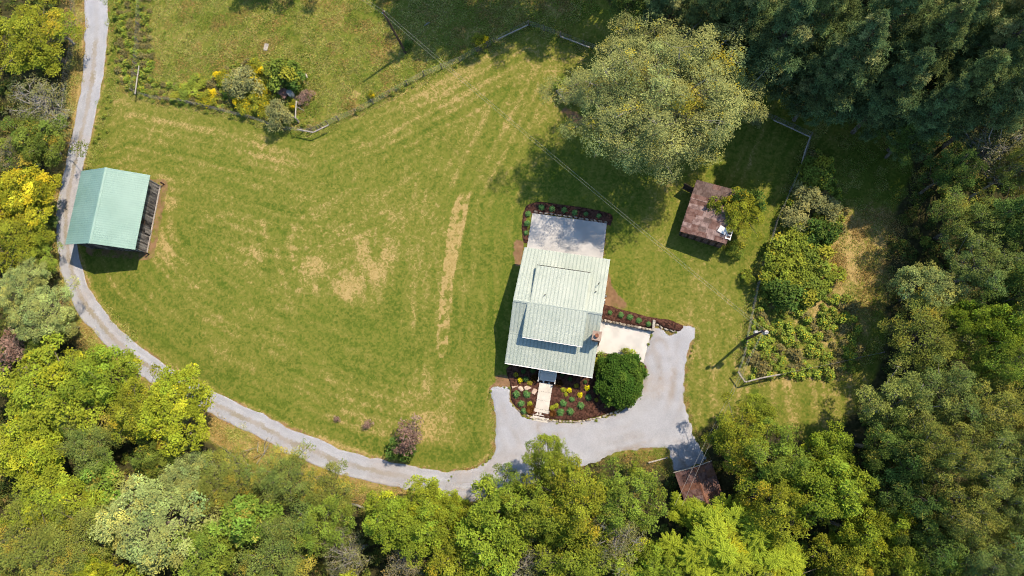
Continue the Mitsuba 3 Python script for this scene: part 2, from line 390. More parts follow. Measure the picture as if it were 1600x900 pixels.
for pix, w in (([(776, 588), (797, 590), (797, 606), (766, 608), (776, 598)], 0.4), ([(946, 425), (956, 450), (978, 478), (950, 476), (940, 470)], 0.5), ([(805, 380), (817, 380), (812, 410), (806, 410)], 0.4),
               ([(880, 172), (905, 180), (900, 190), (868, 160)], 0.8), ([(1012, 400), (1068, 512), (1090, 512), (1075, 505)], 0.0), ([(1000, 712), (1035, 706), (1032, 714), (1004, 720)], 0.3)):
    if w:
        soil = np.maximum(soil, near(poly(pix, 4), w) * 0.72)
soil = np.maximum(soil, (shapely.distance(GP, barn_poly) < 0.9) * 0.55)
soil = np.maximum(soil, np.clip(1 - np.abs(d_road - 0.05) / 0.25, 0, 1) * 0.55)
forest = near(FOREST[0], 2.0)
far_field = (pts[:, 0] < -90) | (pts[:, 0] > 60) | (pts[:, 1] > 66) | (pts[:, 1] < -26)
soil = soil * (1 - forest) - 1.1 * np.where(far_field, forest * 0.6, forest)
zz = ((F(0.9, 3, 40) - 0.5) * 0.10 + (F(3.0, 2, 41) - 0.5) * 0.07) * np.clip((d_road - 0.2) / 1.2, 0, 1) * np.clip(shapely.distance(GP, house_poly), 0, 1)
zz *= np.clip(0.35 + inpast + inmead + forest, 0, 1.4)
zz -= 0.02 * np.clip(d_road / 0.3, 0, 1)
ny, nx = gx.shape
i = (np.arange(ny - 1)[:, None] * nx + np.arange(nx - 1)[None]).ravel()
quads = np.stack([i, i + 1, i + nx + 1, i + nx], 1)
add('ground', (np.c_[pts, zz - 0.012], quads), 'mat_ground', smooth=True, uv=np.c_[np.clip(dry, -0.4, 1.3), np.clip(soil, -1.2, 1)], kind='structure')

# ---------------------------------------------------------------- gravel drive
NA = 24
t = np.linspace(0, 1, NA)[None, :, None]
L = min(len(road_l), len(road_r))
rl, rr = road_l[:L], road_r[:L]
seed3 = np.c_[rl * 0.7, np.zeros(L)]
axis = (rr - rl) / np.linalg.norm(rr - rl, axis=1, keepdims=True)
rl = rl + axis * ((meshkit.fbm(seed3 * 1.2, 3, 3) - 0.5) * 0.7)[:, None]
rr = rr + axis * ((meshkit.fbm(seed3 * 1.2, 3, 8) - 0.5) * 0.7)[:, None]
rv = rl[:, None] * (1 - t) + rr[:, None] * t
fade = np.clip((L - 1 - np.arange(L)) / 26.0, 0, 1) * np.where(np.arange(L) < 14, 0.25, 1)
ruv = np.stack([np.broadcast_to(np.linspace(-1, 1, NA)[None], (L, NA)), np.broadcast_to(fade[:, None], (L, NA))], -1).reshape(-1, 2)
crown_z = 0.02 + 0.03 * (1 - np.linspace(-1, 1, NA) ** 2) - 0.03 * np.exp(-((np.abs(np.linspace(-1, 1, NA)) - 0.55) / 0.2) ** 2)
crown_z[[0, -1]] = -0.05
rv = np.concatenate([rv, np.broadcast_to(crown_z[None, :, None], (L, NA, 1))], -1).reshape(-1, 3)
i = (np.arange(L - 1)[:, None] * NA + np.arange(NA - 1)[None]).ravel()
add('gravel_driveway', (rv, np.stack([i, i + 1, i + NA + 1, i + NA], 1)), 'mat_gravel', smooth=True, uv=ruv, kind='structure')


def surface(q, step, zfun, seed):
    """A triangulated sheet over a polygon, its rim turned down into the ground; (points, triangles, heights)."""
    from scipy.spatial import Delaunay
    b = q.bounds
    x, y = np.meshgrid(np.arange(b[0], b[2], step), np.arange(b[1], b[3], step))
    inner = np.c_[x.ravel(), y.ravel()]
    inner = inner[shapely.contains_xy(q.buffer(-step * 0.65), inner)] 
    inner = inner + np.random.default_rng(seed).uniform(-0.25, 0.25, inner.shape) * step
    ring = np.asarray(q.exterior.segmentize(step * 1.2).coords)[:-1]
    allp = np.vstack([ring, inner])
    tri = Delaunay(allp).simplices
    tri = tri[shapely.contains_xy(q, allp[tri].mean(1))]
    e1, e2 = allp[tri[:, 1]] - allp[tri[:, 0]], allp[tri[:, 2]] - allp[tri[:, 0]]
    flip = e1[:, 0] * e2[:, 1] - e1[:, 1] * e2[:, 0] < 0
    tri[flip] = tri[flip][:, ::-1]
    h = zfun(allp, shapely.distance(shapely.points(allp), q.exterior))
    h[:len(ring)] = -0.06
    return allp, tri, h


RUTS = [[(690, 752), (745, 752), (800, 728), (860, 700), (930, 685), (1000, 668), (1035, 630), (1042, 585), (1030, 540)], [(690, 764), (760, 766), (820, 745), (880, 722), (950, 700), (1020, 690), (1065, 705), (1080, 725)],
        [(772, 625), (788, 670), (800, 700), (770, 735)], [(850, 668), (930, 668), (985, 650), (1015, 610), (1020, 560)], [(905, 700), (980, 690), (1040, 660), (1062, 600), (1068, 540)]]
rut_lines = shapely.union_all([LineString(smooth_ring(G(k), 6, False)).buffer(0.72).exterior for k in RUTS])
ap, at_, ah = surface(ragged(yard_poly, 0.26, 4), 0.3, lambda a, d: 0.05 * np.minimum(d / 0.25, 1) + (meshkit.fbm(np.c_[a * 0.8, 0 * d], 3, 6) - 0.5) * 0.03, 2)
rd = shapely.distance(shapely.points(ap), rut_lines)
spots = np.clip(meshkit.fbm(np.c_[ap * 0.35, 0 * rd], 3, 12) * 3 - 1.75, 0, 1) * 0.5 + np.exp(-((ap - P(1012, 512)[:2]) ** 2).sum(1) / 1.6) * 0.8
rut = np.clip(np.exp(-(rd / 0.28) ** 2) * 0.75 * np.clip(meshkit.fbm(np.c_[ap * 0.22, 0 * rd], 2, 19) * 2.6 - 0.75, 0, 1) + spots, 0, 1)
add('gravel_parking_area', (np.c_[ap, ah], at_), 'mat_gravel', smooth=True, uv=np.c_[np.zeros(len(ap)), -rut], kind='structure')
add('concrete_pad', slab_polygon(poly(PAD, 1, False), -0.05, 0.075), 'mat_concrete', kind='structure')
add('concrete_patio', slab_polygon(poly(PATIO, 1, False), -0.05, 0.12), 'mat_patio', kind='structure')


def mulch(pix, z, seed, name):
    q = ragged(poly(pix, 4), 0.10, seed)
    b = q.bounds
    x, y = np.meshgrid(np.arange(b[0], b[2], 0.12), np.arange(b[1], b[3], 0.12))
    inner = np.c_[x.ravel(), y.ravel()]
    inner = inner[shapely.contains_xy(q.buffer(-0.08), inner)]
    inner += np.random.default_rng(seed).uniform(-0.03, 0.03, inner.shape)
    ring = np.asarray(q.exterior.segmentize(0.15).coords)[:-1]
    allp = np.vstack([ring, inner])
    from scipy.spatial import Delaunay
    tri = Delaunay(allp).simplices
    c = allp[tri].mean(1)
    tri = tri[shapely.contains_xy(q, c)]
    e1, e2 = allp[tri[:, 1]] - allp[tri[:, 0]], allp[tri[:, 2]] - allp[tri[:, 0]]
    flip = e1[:, 0] * e2[:, 1] - e1[:, 1] * e2[:, 0] < 0
    tri[flip] = tri[flip][:, ::-1]
    dd = shapely.distance(shapely.points(allp), q.exterior)
    h = z(allp) if callable(z) else z
    zz = np.minimum(dd / 0.35, 1) * h * 0.5 + 0.5 * h + (meshkit.fbm(np.c_[allp * 3, 0 * dd], 3, seed) - 0.5) * 0.16 * np.minimum(dd / 0.2, 1)
    zz[:len(ring)] = -0.06
    add(name, trimesh.Trimesh(np.c_[allp, zz], tri, process=False), 'mat_mulch', smooth=True, kind='structure')


mulch(BED_FRONT, 0.16, 3, 'mulch_bed')
mulch(BED_BACK, 0.14, 5, 'mulch_bed')
mulch(BED_SIDE, 0.42, 6, 'mulch_bed')
# ---------------------------------------------------------------- house
def seams(u0, u1, step, v0, z0, v1, z1, w=0.11, h=0.022):
    return [slope(u - w / 2, u + w / 2, v0, z0, v1, z1, h + 0.01, h) for u in np.arange(u0, u1 + 1e-6, step)]


h = thing('house', 'small house with pale green standing seam metal roof and two wide dormers', 'house')
HU0, HU1, RZ = -0.12, 9.62, 4.9
EF, BK, ER = (-6.72, 2.66), (-3.45, 3.40), (6.54, 2.90)
zr = lambda v: RZ - (RZ - ER[1]) * v / ER[0]                              # noqa: E731
zf = lambda v: RZ + (RZ - BK[1]) * v / -BK[0] if v > BK[0] else BK[1] - (BK[1] - EF[1]) * (BK[0] - v) / (BK[0] - EF[0])   # noqa: E731
wall = trimesh.creation.extrude_polygon(Polygon([(-4.0, 0), (-4.0, 3.1), (-3.45, 3.26), (0, 4.74), (6.2, 2.86), (6.2, 0)]), 8.9, engine='earcut')
wall.vertices = np.c_[wall.vertices[:, 2] + 0.3, wall.vertices[:, 0], wall.vertices[:, 1]]
wall.fix_normals()
add('wall', HOUSE(wall), 'mat_siding', h)
rf = add('rear_roof', HOUSE(slope(HU0, HU1, 0, RZ, ER[0], ER[1], 0.07)), 'mat_house_roof', h)
add('seam', HOUSE(cat_mesh(seams(HU0 + 0.03, HU1, 0.406, 0, RZ, ER[0], ER[1]))), 'mat_house_seam', rf, kind='stuff')
ff = add('front_roof', HOUSE(slope(HU0, HU1, BK[0], BK[1], 0, RZ, 0.07)), 'mat_house_roof', h)
add('seam', HOUSE(cat_mesh(seams(HU0 + 0.03, HU1, 0.406, BK[0], BK[1], 0, RZ))), 'mat_house_seam', ff, kind='stuff')
pf = add('porch_roof', HOUSE(slope(HU0, HU1, EF[0], EF[1], BK[0] + 0.04, BK[1] + 0.012, 0.07, 0.004)), 'mat_house_roof', h)
add('seam', HOUSE(cat_mesh(seams(HU0 + 0.03, HU1, 0.406, EF[0], EF[1] + 0.004, BK[0], BK[1] + 0.004))), 'mat_house_seam', pf, kind='stuff')
add('flashing', HOUSE(slope(HU0, HU1, BK[0] - 0.06, BK[1] + 0.03, BK[0] + 0.1, BK[1] + 0.085, 0.02)), 'mat_house_roof', h)
add('ridge_cap', HOUSE(cat_mesh([slope(HU0 - 0.01, HU1 + 0.01, -0.17, RZ + 0.0, 0, RZ + 0.085, 0.03), slope(HU0 - 0.01, HU1 + 0.01, 0.17, RZ + 0.0, 0, RZ + 0.085, 0.03)])), 'mat_house_roof', h)
add('fascia', HOUSE(cat_mesh([box(HU0, HU1, EF[0] - 0.02, EF[0] + 0.02, EF[1] - 0.2, EF[1] - 0.072), box(HU0, HU1, ER[0] - 0.02, ER[0] + 0.02, ER[1] - 0.2, ER[1] - 0.072)])), 'mat_white', h)
add('gutter', HOUSE(box(HU0, HU1, EF[0] - 0.13, EF[0] - 0.025, EF[1] - 0.15, EF[1] - 0.04)), 'mat_white', h)
# the front dormer and the rear dormer: low roofs from the ridge, cheeks, an end wall with windows
for nm, u0, u1, v1, z1, sgn in (('front_dormer', 1.48, 8.04, -3.79, 4.56, -1), ('rear_dormer', 1.74, 7.70, 4.35, 4.36, 1)):
    vw = v1 - sgn * 0.32
    zw = RZ + 0.05 - (RZ + 0.05 - z1) * vw / v1 - 0.09
    base = (zf if sgn < 0 else zr)
    prof = [(0.02 * sgn, RZ - 0.1), (0.02 * sgn, RZ - 0.04), (vw, zw), (vw, base(vw) - 0.15), (BK[0] if sgn < 0 else vw * 0.6, base(BK[0] if sgn < 0 else vw * 0.6) - 0.15)]
    if sgn > 0:
        prof = prof[:4]
    w = trimesh.creation.extrude_polygon(Polygon(prof).buffer(0), u1 - u0 - 0.5, engine='earcut')
    w.vertices = np.c_[w.vertices[:, 2] + u0 + 0.25, w.vertices[:, 0], w.vertices[:, 1]]
    w.fix_normals()
    d = add(nm, HOUSE(w), 'mat_white', h)
    add('roof', HOUSE(slope(u0, u1, 0.0, RZ + 0.05, v1, z1, 0.08)), 'mat_house_roof', d)
    add('seam', HOUSE(cat_mesh(seams(u0 + 0.03, u1, 0.406, 0.0, RZ + 0.05, v1, z1))), 'mat_house_seam', d, kind='stuff')
    add('gutter', HOUSE(box(u0, u1, min(v1, v1 + sgn * 0.09), max(v1, v1 + sgn * 0.09), z1 - 0.13, z1 - 0.04)), 'mat_black' if sgn > 0 else 'mat_white', d)
    for k in range(3):
        uc = u0 + (u1 - u0) * (k + 0.5) / 3
        va, vb = sorted((vw, vw + sgn * 0.05))
        add('window', HOUSE(box(uc - 0.5, uc + 0.5, va, vb, zw - 0.62, zw - 0.06)), 'mat_glass_dark', d)
# porch
add('porch_deck', HOUSE(box(0.3, 9.2, -6.45, -4.0, 0.62, 0.74)), 'mat_grey_paint', h)
for u in (0.45, 3.3, 5.95, 9.05):
    add('porch_post', HOUSE(box(u - 0.07, u + 0.07, -6.4, -6.26, 0.74, 2.56)), 'mat_white', h)
add('door', HOUSE(box(4.2, 5.15, -4.06, -4.0, 0.74, 2.75)), 'mat_door', h)
for u in (1.8, 7.4):
    add('window', HOUSE(box(u - 0.5, u + 0.5, -4.05, -4.0, 1.4, 2.7)), 'mat_glass_dark', h)
for v in (-2.0, 1.5, 4.2):
    for u, s in ((0.3, -1), (9.2, 1)):
        if s > 0 and v < 0:
            continue
        a, b = sorted((u, u + s * 0.05))
        add('window', HOUSE(box(a, b, v - 0.45, v + 0.45, 1.3, 2.5)), 'mat_glass_dark', h)
add('rear_door', HOUSE(box(3.4, 4.4, 6.2, 6.26, 0.15, 2.2)), 'mat_white', h)
# chimney on the right gable
c = add('chimney', HOUSE(box(8.98, 9.80, -2.96, -2.12, 0, 5.45)), 'mat_brick', h)
add('cap', HOUSE(box(8.90, 9.88, -3.04, -2.04, 5.45, 5.58)), 'mat_mortar_cap', c)
cp = trimesh.creation.cylinder(0.21, 0.34, sections=14); cp.apply_translation((9.39, -2.54, 5.74))
add('flue', HOUSE(cp), 'mat_clay', c)
for k, (px, py) in enumerate([(851.7, 460.4), (931.2, 454.0)]):
    q = P(px, py, 4.95); l = HOUSE.inv(q)
    zb = zr(l[1]) if l[0] > 7.7 else RZ + 0.05 - (RZ + 0.05 - 4.36) * l[1] / 4.35
    vp = trimesh.creation.cylinder(0.06, 0.42, sections=10); vp.apply_translation((l[0], l[1], zb + 0.14))
    add('vent_pipe', HOUSE(vp), 'mat_black', h)
l = HOUSE.inv(P(935, 443.5, 4.3)); ms = HOUSE.inv(P(941.5, 433, 5.3))
add('service_mast', HOUSE(tube([(l[0], l[1], zr(l[1]) - 0.05), (l[0], l[1], zr(l[1]) + 0.7), (l[0] + 0.05, l[1], zr(l[1]) + 0.85), (l[0] + 0.2, l[1] + 0.05, zr(l[1]) + 0.86)], 0.035, 7)), 'mat_black', h)
MAST = HOUSE.R @ np.array([l[0] + 0.2, l[1] + 0.05, zr(l[1]) + 0.86]) + HOUSE.o

# porch steps, walk and stone steps
s = thing('porch_steps', 'grey wooden porch steps with white rails at the head of the pale walk', 'steps')
for k in range(5):
    v1 = -6.62 - k * 0.30
    add('tread', HOUSE(box(3.76, 5.54, v1 - 0.31, v1, 0.62 - k * 0.13, 0.665 - k * 0.13)), 'mat_grey_paint', s)
    add('riser', HOUSE(box(3.78, 5.52, v1 - 0.05, v1 - 0.02, 0.5 - k * 0.13, 0.618 - k * 0.13)), 'mat_grey_paint', s)
for u in (3.70, 5.60):
    add('stringer', HOUSE(hexa([(u - 0.03, -8.1, 0.0), (u + 0.03, -8.1, 0.0), (u + 0.03, -6.6, 0.4), (u - 0.03, -6.6, 0.4), (u - 0.03, -8.1, 0.13), (u + 0.03, -8.1, 0.13), (u + 0.03, -6.6, 0.76), (u - 0.03, -6.6, 0.76)])), 'mat_white', s)
    add('rail', HOUSE(tube([(u, -6.62, 1.6), (u, -8.05, 0.98)], 0.035, 6)), 'mat_white', s)
    for v, z0, z1 in ((-6.64, 0.6, 1.7), (-8.02, 0.1, 1.08)):
        add('post', HOUSE(box(u - 0.045, u + 0.045, v - 0.045, v + 0.045, z0, z1)), 'mat_white', s)
wk = thing('walkway', None, None); labels[wk] = {'kind': 'structure'}
for k in range(3):
    v1 = -8.12 - k * 0.98
    add('slab', HOUSE(box(3.86, 5.36, v1 - 0.965, v1, -0.05, 0.215)), 'mat_walk', wk)
g = thing('garden_steps', 'three pale stone steps from the front walk down to the gravel', 'steps')
for k in range(4):
    v1 = -11.07 - k * 0.33
    add('step', HOUSE(box(3.72 - 0.01 * k, 5.52, v1 - 0.35, v1, -0.05, 0.205 - 0.048 * k)), 'mat_walk', g)

# ---------------------------------------------------------------- barn
b = thing('barn', 'weathered grey board barn with green ribbed metal gable roof beside the lane', 'barn')
BL, BE, BR_, BW = 9.25, 3.55, 5.4, 3.68                                     # roof length, eave height, ridge height, half width of the walls
VE = 4.55
bz = lambda v: BR_ - (BR_ - BE) * abs(v) / VE                             # noqa: E731
fr = trimesh.creation.extrude_polygon(Polygon([(-BW + 0.1, 0.05), (-BW + 0.1, bz(BW) - 0.12), (0, BR_ - 0.12), (BW - 0.1, bz(BW) - 0.12), (BW - 0.1, 0.05)]), 8.6, engine='earcut')
fr.vertices = np.c_[fr.vertices[:, 2] + 0.38, fr.vertices[:, 0], fr.vertices[:, 1]]
fr.fix_normals()
add('frame', BARN(fr), 'mat_dark_wood', b)
for sgn, nm in ((-1, 'right_roof'), (1, 'left_roof')):
    r = add(nm, BARN(slope(-0.15, BL, 0, BR_, sgn * VE, BE, 0.06)), 'mat_barn_roof', b)
    add('rib', BARN(cat_mesh(seams(-0.1, BL - 0.05, 0.28, 0, BR_, sgn * VE, BE, 0.09, 0.014))), 'mat_barn_rib', r, kind='stuff')
    add('rafter_tail', BARN(cat_mesh([slope(u - 0.04, u + 0.04, sgn * (BW - 0.2), bz(BW - 0.2) - 0.062, sgn * (VE - 0.1), bz(VE - 0.1) - 0.062, 0.12) for u in np.arange(0.5, 9, 0.85)])), 'mat_dark_wood', r, kind='stuff')
add('ridge_cap', BARN(cat_mesh([slope(-0.17, BL + 0.02, -0.22, BR_ - 0.045, 0, BR_ + 0.05, 0.02), slope(-0.17, BL + 0.02, 0.22, BR_ - 0.045, 0, BR_ + 0.05, 0.02)])), 'mat_barn_roof', b)
rng = np.random.default_rng(11)
u = 0.30
while u < 9.0:                                                             # boards of the right-hand and the left-hand wall
    w = rng.uniform(0.17, 0.27)
    gap = rng.uniform(0.01, 0.03)
    for sgn in (-1, 1):
        o = rng.uniform(0, 0.03)
        top = bz(BW) - 0.16 - (rng.uniform(0.1, 0.6) if rng.random() < 0.12 else 0)
        if sgn < 0 and 3.35 < u < 4.0:
            top = 1.35
        va, vb = sorted((sgn * (BW - 0.07 + o * 0.4), sgn * (BW - 0.045 + o)))
        add('board', BARN(box(u, u + w - gap, va, vb, 0.12 + rng.uniform(0, 0.1), top)), f'mat_plank_{rng.choice([0, 0, 0, 1, 1, 2])}', b)
    u += w
v = -BW + 0.02
while v < BW - 0.1:                                                        # boards of the two gable walls
    w = rng.uniform(0.18, 0.28)
    for uu in (0.34, 9.0):
        o = rng.uniform(0, 0.02)
        top = bz(v + w / 2) - 0.2
        add('board', BARN(box(uu - 0.02 - o, uu + 0.01 + o, v, v + w - 0.02, 0.1 + rng.uniform(0, 0.1), top)), f'mat_plank_{rng.choice([0, 0, 1, 2])}', b)
    v += w
for uu in (0.28, 9.06):
    for vv in (-BW, BW):
        add('corner_board', BARN(box(uu - 0.05, uu + 0.05, vv - 0.03, vv + 0.03, 0.02, bz(BW) - 0.2)), 'mat_plank_2', b)
add('sill_beam', BARN(cat_mesh([box(0.3, 9.05, -BW - 0.06, -BW + 0.05, 0.0, 0.13), box(0.3, 9.05, BW - 0.05, BW + 0.06, 0.0, 0.13)])), 'mat_pale_wood', b)
add('patch_panel', BARN(box(2.55, 3.15, -BW - 0.07, -BW - 0.03, 0.14, 1.25)), 'mat_plank_2', b, label='pale sheet patched over the boards')
for uu, vv in ((0.15, -BW - 0.25), (9.3, -BW - 0.42)):
    q = (BARN.R @ np.array([uu, vv, 0]) + BARN.o)
    add('wooden_stake', tube([(q[0], q[1], -0.1), (q[0] + 0.02, q[1], 0.75)], 0.09, 7), 'mat_dark_wood', label='short dark stake at the lower right corner of the green roofed barn' if uu < 1 else 'short dark stake at the upper right corner of the green roofed barn', cat='stake')

# ---------------------------------------------------------------- the little shed with the rusty roof
_o, _t = P(1062.6, 361, 2.4), P(1088.5, 281.4, 2.4)
SHED = Frame(_o, math.atan2(_t[1] - _o[1], _t[0] - _o[0]) - math.pi / 2)     # v up along the roof's left edge, u to the right
sh = thing('tin_roof_shed', 'little wooden shed with rusty brown tin roof under a leaning vine tree', 'shed')
SV, SU = 6.32, 5.25
sz = lambda u: 2.42 + 0.42 * u / SU                                        # noqa: E731
add('frame', SHED(hexa([(0.2, 0.25, 0), (SU - 0.25, 0.25, 0), (SU - 0.25, SV - 0.25, 0), (0.2, SV - 0.25, 0), (0.2, 0.25, 2.28), (SU - 0.25, 0.25, 2.62), (SU - 0.25, SV - 0.25, 2.62), (0.2, SV - 0.25, 2.28)])), 'mat_dark_wood', sh)
for k in range(18):
    ua = 0.16 + k * (SU - 0.4) / 18
    for vv in (0.2, SV - 0.2):
        add('board', SHED(box(ua, ua + (SU - 0.4) / 18 - 0.02, vv - 0.02, vv + 0.02, 0.08, sz(ua) - 0.1)), f'mat_rust_{[2, 0, 2, 0, 0, 2][(k * 7 + int(vv)) % 6]}' if k % 3 else 'mat_dark_wood', sh)
for k in range(20):
    va = 0.22 + k * (SV - 0.44) / 20
    add('board', SHED(box(0.14, 0.18, va, va + (SV - 0.44) / 20 - 0.02, 0.08, 2.3)), f'mat_plank_{[0, 1, 0, 2][k % 4]}', sh)
rng = np.random.default_rng(5)
rows_, cols_ = 11, 6
roof = add('roof', SHED(hexa([(-0.02, 0.02, 2.33), (SU - 0.05, 0.02, sz(SU) - 0.09), (SU - 0.05, SV - 0.02, sz(SU) - 0.09), (-0.02, SV - 0.02, 2.33), (-0.02, 0.02, 2.40), (SU - 0.05, 0.02, sz(SU) - 0.02), (SU - 0.05, SV - 0.02, sz(SU) - 0.02), (-0.02, SV - 0.02, 2.40)])), 'mat_rust_2', sh)
for r in range(rows_):
    va, vb = r * SV / rows_, (r + 1) * SV / rows_ + 0.03
    off = rng.uniform(0, 0.4)
    cuts = np.clip(np.r_[0, off + np.arange(1, cols_) * SU / cols_, SU] + rng.uniform(-0.08, 0.08, cols_ + 1), -0.03, SU + 0.03)
    for c in range(cols_):
        u0, u1 = cuts[c], cuts[c + 1] - 0.02
        if u1 - u0 < 0.15:
            continue
        z0, z1, t0 = 0.012 + rng.uniform(0, 0.012), 0.012 + rng.uniform(0, 0.012), 0.02
        lip = rng.uniform(0.01, 0.035)
        m = hexa([(u0, va, sz(u0) + z0 - t0), (u1, va, sz(u1) + z1 - t0), (u1, vb, sz(u1) + z1 - t0 + lip), (u0, vb, sz(u0) + z0 - t0 + lip), (u0, va, sz(u0) + z0), (u1, va, sz(u1) + z1), (u1, vb, sz(u1) + z1 + lip), (u0, vb, sz(u0) + z0 + lip)])
        tone = (2 if r > 7 else 1 if r in (1, 2, 4, 5) else 0) if rng.random() < 0.66 else rng.integers(0, 3)
        add('sheet', SHED(m), f'mat_rust_{tone}', roof)
add('edge_trim', SHED(box(-0.02, SU, -0.05, 0.005, 2.36, 2.47)), 'mat_rust_3', sh)
add('patch_strip', SHED(hexa([(0.1, 4.02, sz(0) + .05), (SU * .75, 4.02, sz(4) + .04), (SU * .75, 4.14, sz(4) + .04), (0.1, 4.14, sz(0) + .05), (0.1, 4.02, sz(0) + .075), (SU * .75, 4.02, sz(4) + .07), (SU * .75, 4.14, sz(4) + .07), (0.1, 4.14, sz(0) + .075)])), 'mat_rust_1', sh)
add('open_door', SHED(hexa([(-1.15, 5.72, 0.1), (0.1, 5.46, 0.1), (0.1, 5.52, 0.1), (-1.15, 5.78, 0.1), (-1.15, 5.72, 1.9), (0.1, 5.46, 1.9), (0.1, 5.52, 1.9), (-1.15, 5.78, 1.9)])), 'mat_dark_wood', sh)
q = SHED.R @ np.array([4.35, 1.35, 0]) + SHED.o
pb = trimesh.creation.box((0.95, 0.72, 0.06))
pb.apply_transform(trimesh.transformations.rotation_matrix(0.32, [1, 0, 0]))
add('white_board', moved(pb, q[0], q[1], 3.02, -0.55), 'mat_white', label='white board lying tilted on the rusty shed roof near its lower right corner', cat='board')
fk = thing('white_crate_frame', 'white open slatted frame at the lower right edge of the rusty roof', 'frame')
for k in range(2):
    add('rail', SHED(box(4.85 + k * 0.5, 4.95 + k * 0.5, 0.5, 1.95, 2.86, 2.92)), 'mat_white', fk)
for k in range(4):
    add('slat', SHED(box(4.85, 5.45, 0.55 + k * 0.4, 0.66 + k * 0.4, 2.925, 2.97)), 'mat_white', fk)

# ---------------------------------------------------------------- the rust-red shed at the foot of the drive
_o, _r = P(1085, 731, 3.4), P(1104, 785, 3.4)
RS = Frame(_o, math.atan2(_r[1] - _o[1], _r[0] - _o[0]))                    # u down along the ridge, v to the left
rs = thing('rust_roof_outbuilding', 'gabled outbuilding with rust red tin roof half hidden by trees at the drive end', 'outbuilding')
RL_, RE_ = 6.2, 2.0
w = trimesh.creation.extrude_polygon(Polygon([(-RE_ + 0.25, 0), (-RE_ + 0.25, 2.45), (0, 3.25), (RE_ - 0.25, 2.45), (RE_ - 0.25, 0)]), RL_ - 0.4, engine='earcut')
w.vertices = np.c_[w.vertices[:, 2] + 0.2, w.vertices[:, 0], w.vertices[:, 1]]
w.fix_normals()
add('wall', RS(w), 'mat_dark_wood', rs)
rng = np.random.default_rng(8)
for sgn in (-1, 1):
    for k in range(9):
        ua, ub = k * RL_ / 9, (k + 1) * RL_ / 9 + 0.03
        for j in range(2):
            v0, v1 = sgn * RE_ * j / 2, sgn * RE_ * (j + 1) / 2 + sgn * 0.03 * (j == 0)
            lift = rng.uniform(0, 0.012) + (0.016 if j == 0 else 0)
            tone = 3 if rng.random() < 0.3 else (0 if sgn > 0 else rng.choice([0, 1]))
            add('sheet', RS(slope(ua, ub, v0, 3.4 - 0.9 * abs(v0) / RE_, v1, 3.4 - 0.9 * abs(v1) / RE_, 0.015, lift + 0.004 * (k % 2))), f'mat_rust_{tone}', rs)
add('ridge_cap', RS(cat_mesh([slope(-0.03, RL_, -0.14, 3.37, 0, 3.45, 0.02), slope(-0.03, RL_, 0.14, 3.37, 0, 3.45, 0.02)])), 'mat_rust_3', rs)
add('barge_board', RS(cat_mesh([slope(-0.1, -0.02, 0, 3.42, s * (RE_ + 0.1), 2.475, 0.14) for s in (-1, 1)])), 'mat_pale_wood', rs)

# ---------------------------------------------------------------- retaining wall, stone edgings, loose stones
rng = np.random.default_rng(21)
rw = thing('retaining_wall', 'low dry stone retaining wall along the upper side of the pale concrete pad', 'wall')
a, e = P(936, 499, 0.5), P(1019, 516, 0.5)
ln = np.linalg.norm(e - a); dv = (e - a) / ln; ang = math.atan2(dv[1], dv[0])
for course in range(3):
    x = rng.uniform(0, 0.3)
    while x < ln - 0.1:
        w = rng.uniform(0.28, 0.55)
        q = a + dv * (x + w / 2)
        add('stone', moved(rock(rng, w / 2 + 0.02, 0.17, 0.13), q[0], q[1], 0.12 + course * 0.2, ang + rng.uniform(-0.08, 0.08)), f'mat_stone_{rng.choice([0, 1, 1, 2] if course == 2 else [0, 1])}', rw)
        x += w
add('end_pier', moved(box(-0.14, 0.14, -0.1, 1.15, 0, 0.72), e[0] + 0.12, e[1], 0, ang + 0.1), 'mat_pale_wood', rw)
st = thing('stone_row', 'row of pale broken stones at the tip of the narrow mulch bed by the gravel', 'stones')
for k, (px, py) in enumerate([(1028, 507), (1033, 511), (1037, 509), (1040, 514), (1044, 514.5), (1048, 515), (1052, 516), (1055, 517)]):
    q = P(px, py, 0.1)
    add('stone', moved(rock(rng, rng.uniform(0.16, 0.3), rng.uniform(0.12, 0.2), 0.14), q[0], q[1], 0.1, rng.uniform(0, 3)), f'mat_stone_{rng.choice([0, 2, 2])}', st)


def edging(name, label, pix, size, tones, z=0.09, gap=0.02):
    line = smooth_ring(G(pix), 8, False)
    ls = LineString(line)
    t = thing(name, label, 'edging')
    x = 0.1
    while x < ls.length - 0.1:
        w = rng.uniform(*size)
        q, q2 = ls.interpolate(x + w / 2), ls.interpolate(min(x + w / 2 + 0.1, ls.length))
        q0 = ls.interpolate(x + w / 2 - 0.1)
        ang = math.atan2(q2.y - q0.y, q2.x - q0.x)
        add('stone', moved(rock(rng, w / 2, rng.uniform(0.1, 0.16), rng.uniform(0.09, 0.13)), q.x + rng.uniform(-0.04, 0.04), q.y + rng.uniform(-0.04, 0.04), z, ang + rng.uniform(-0.2, 0.2)), f'mat_stone_{rng.choice(tones)}', t)
        x += w + gap


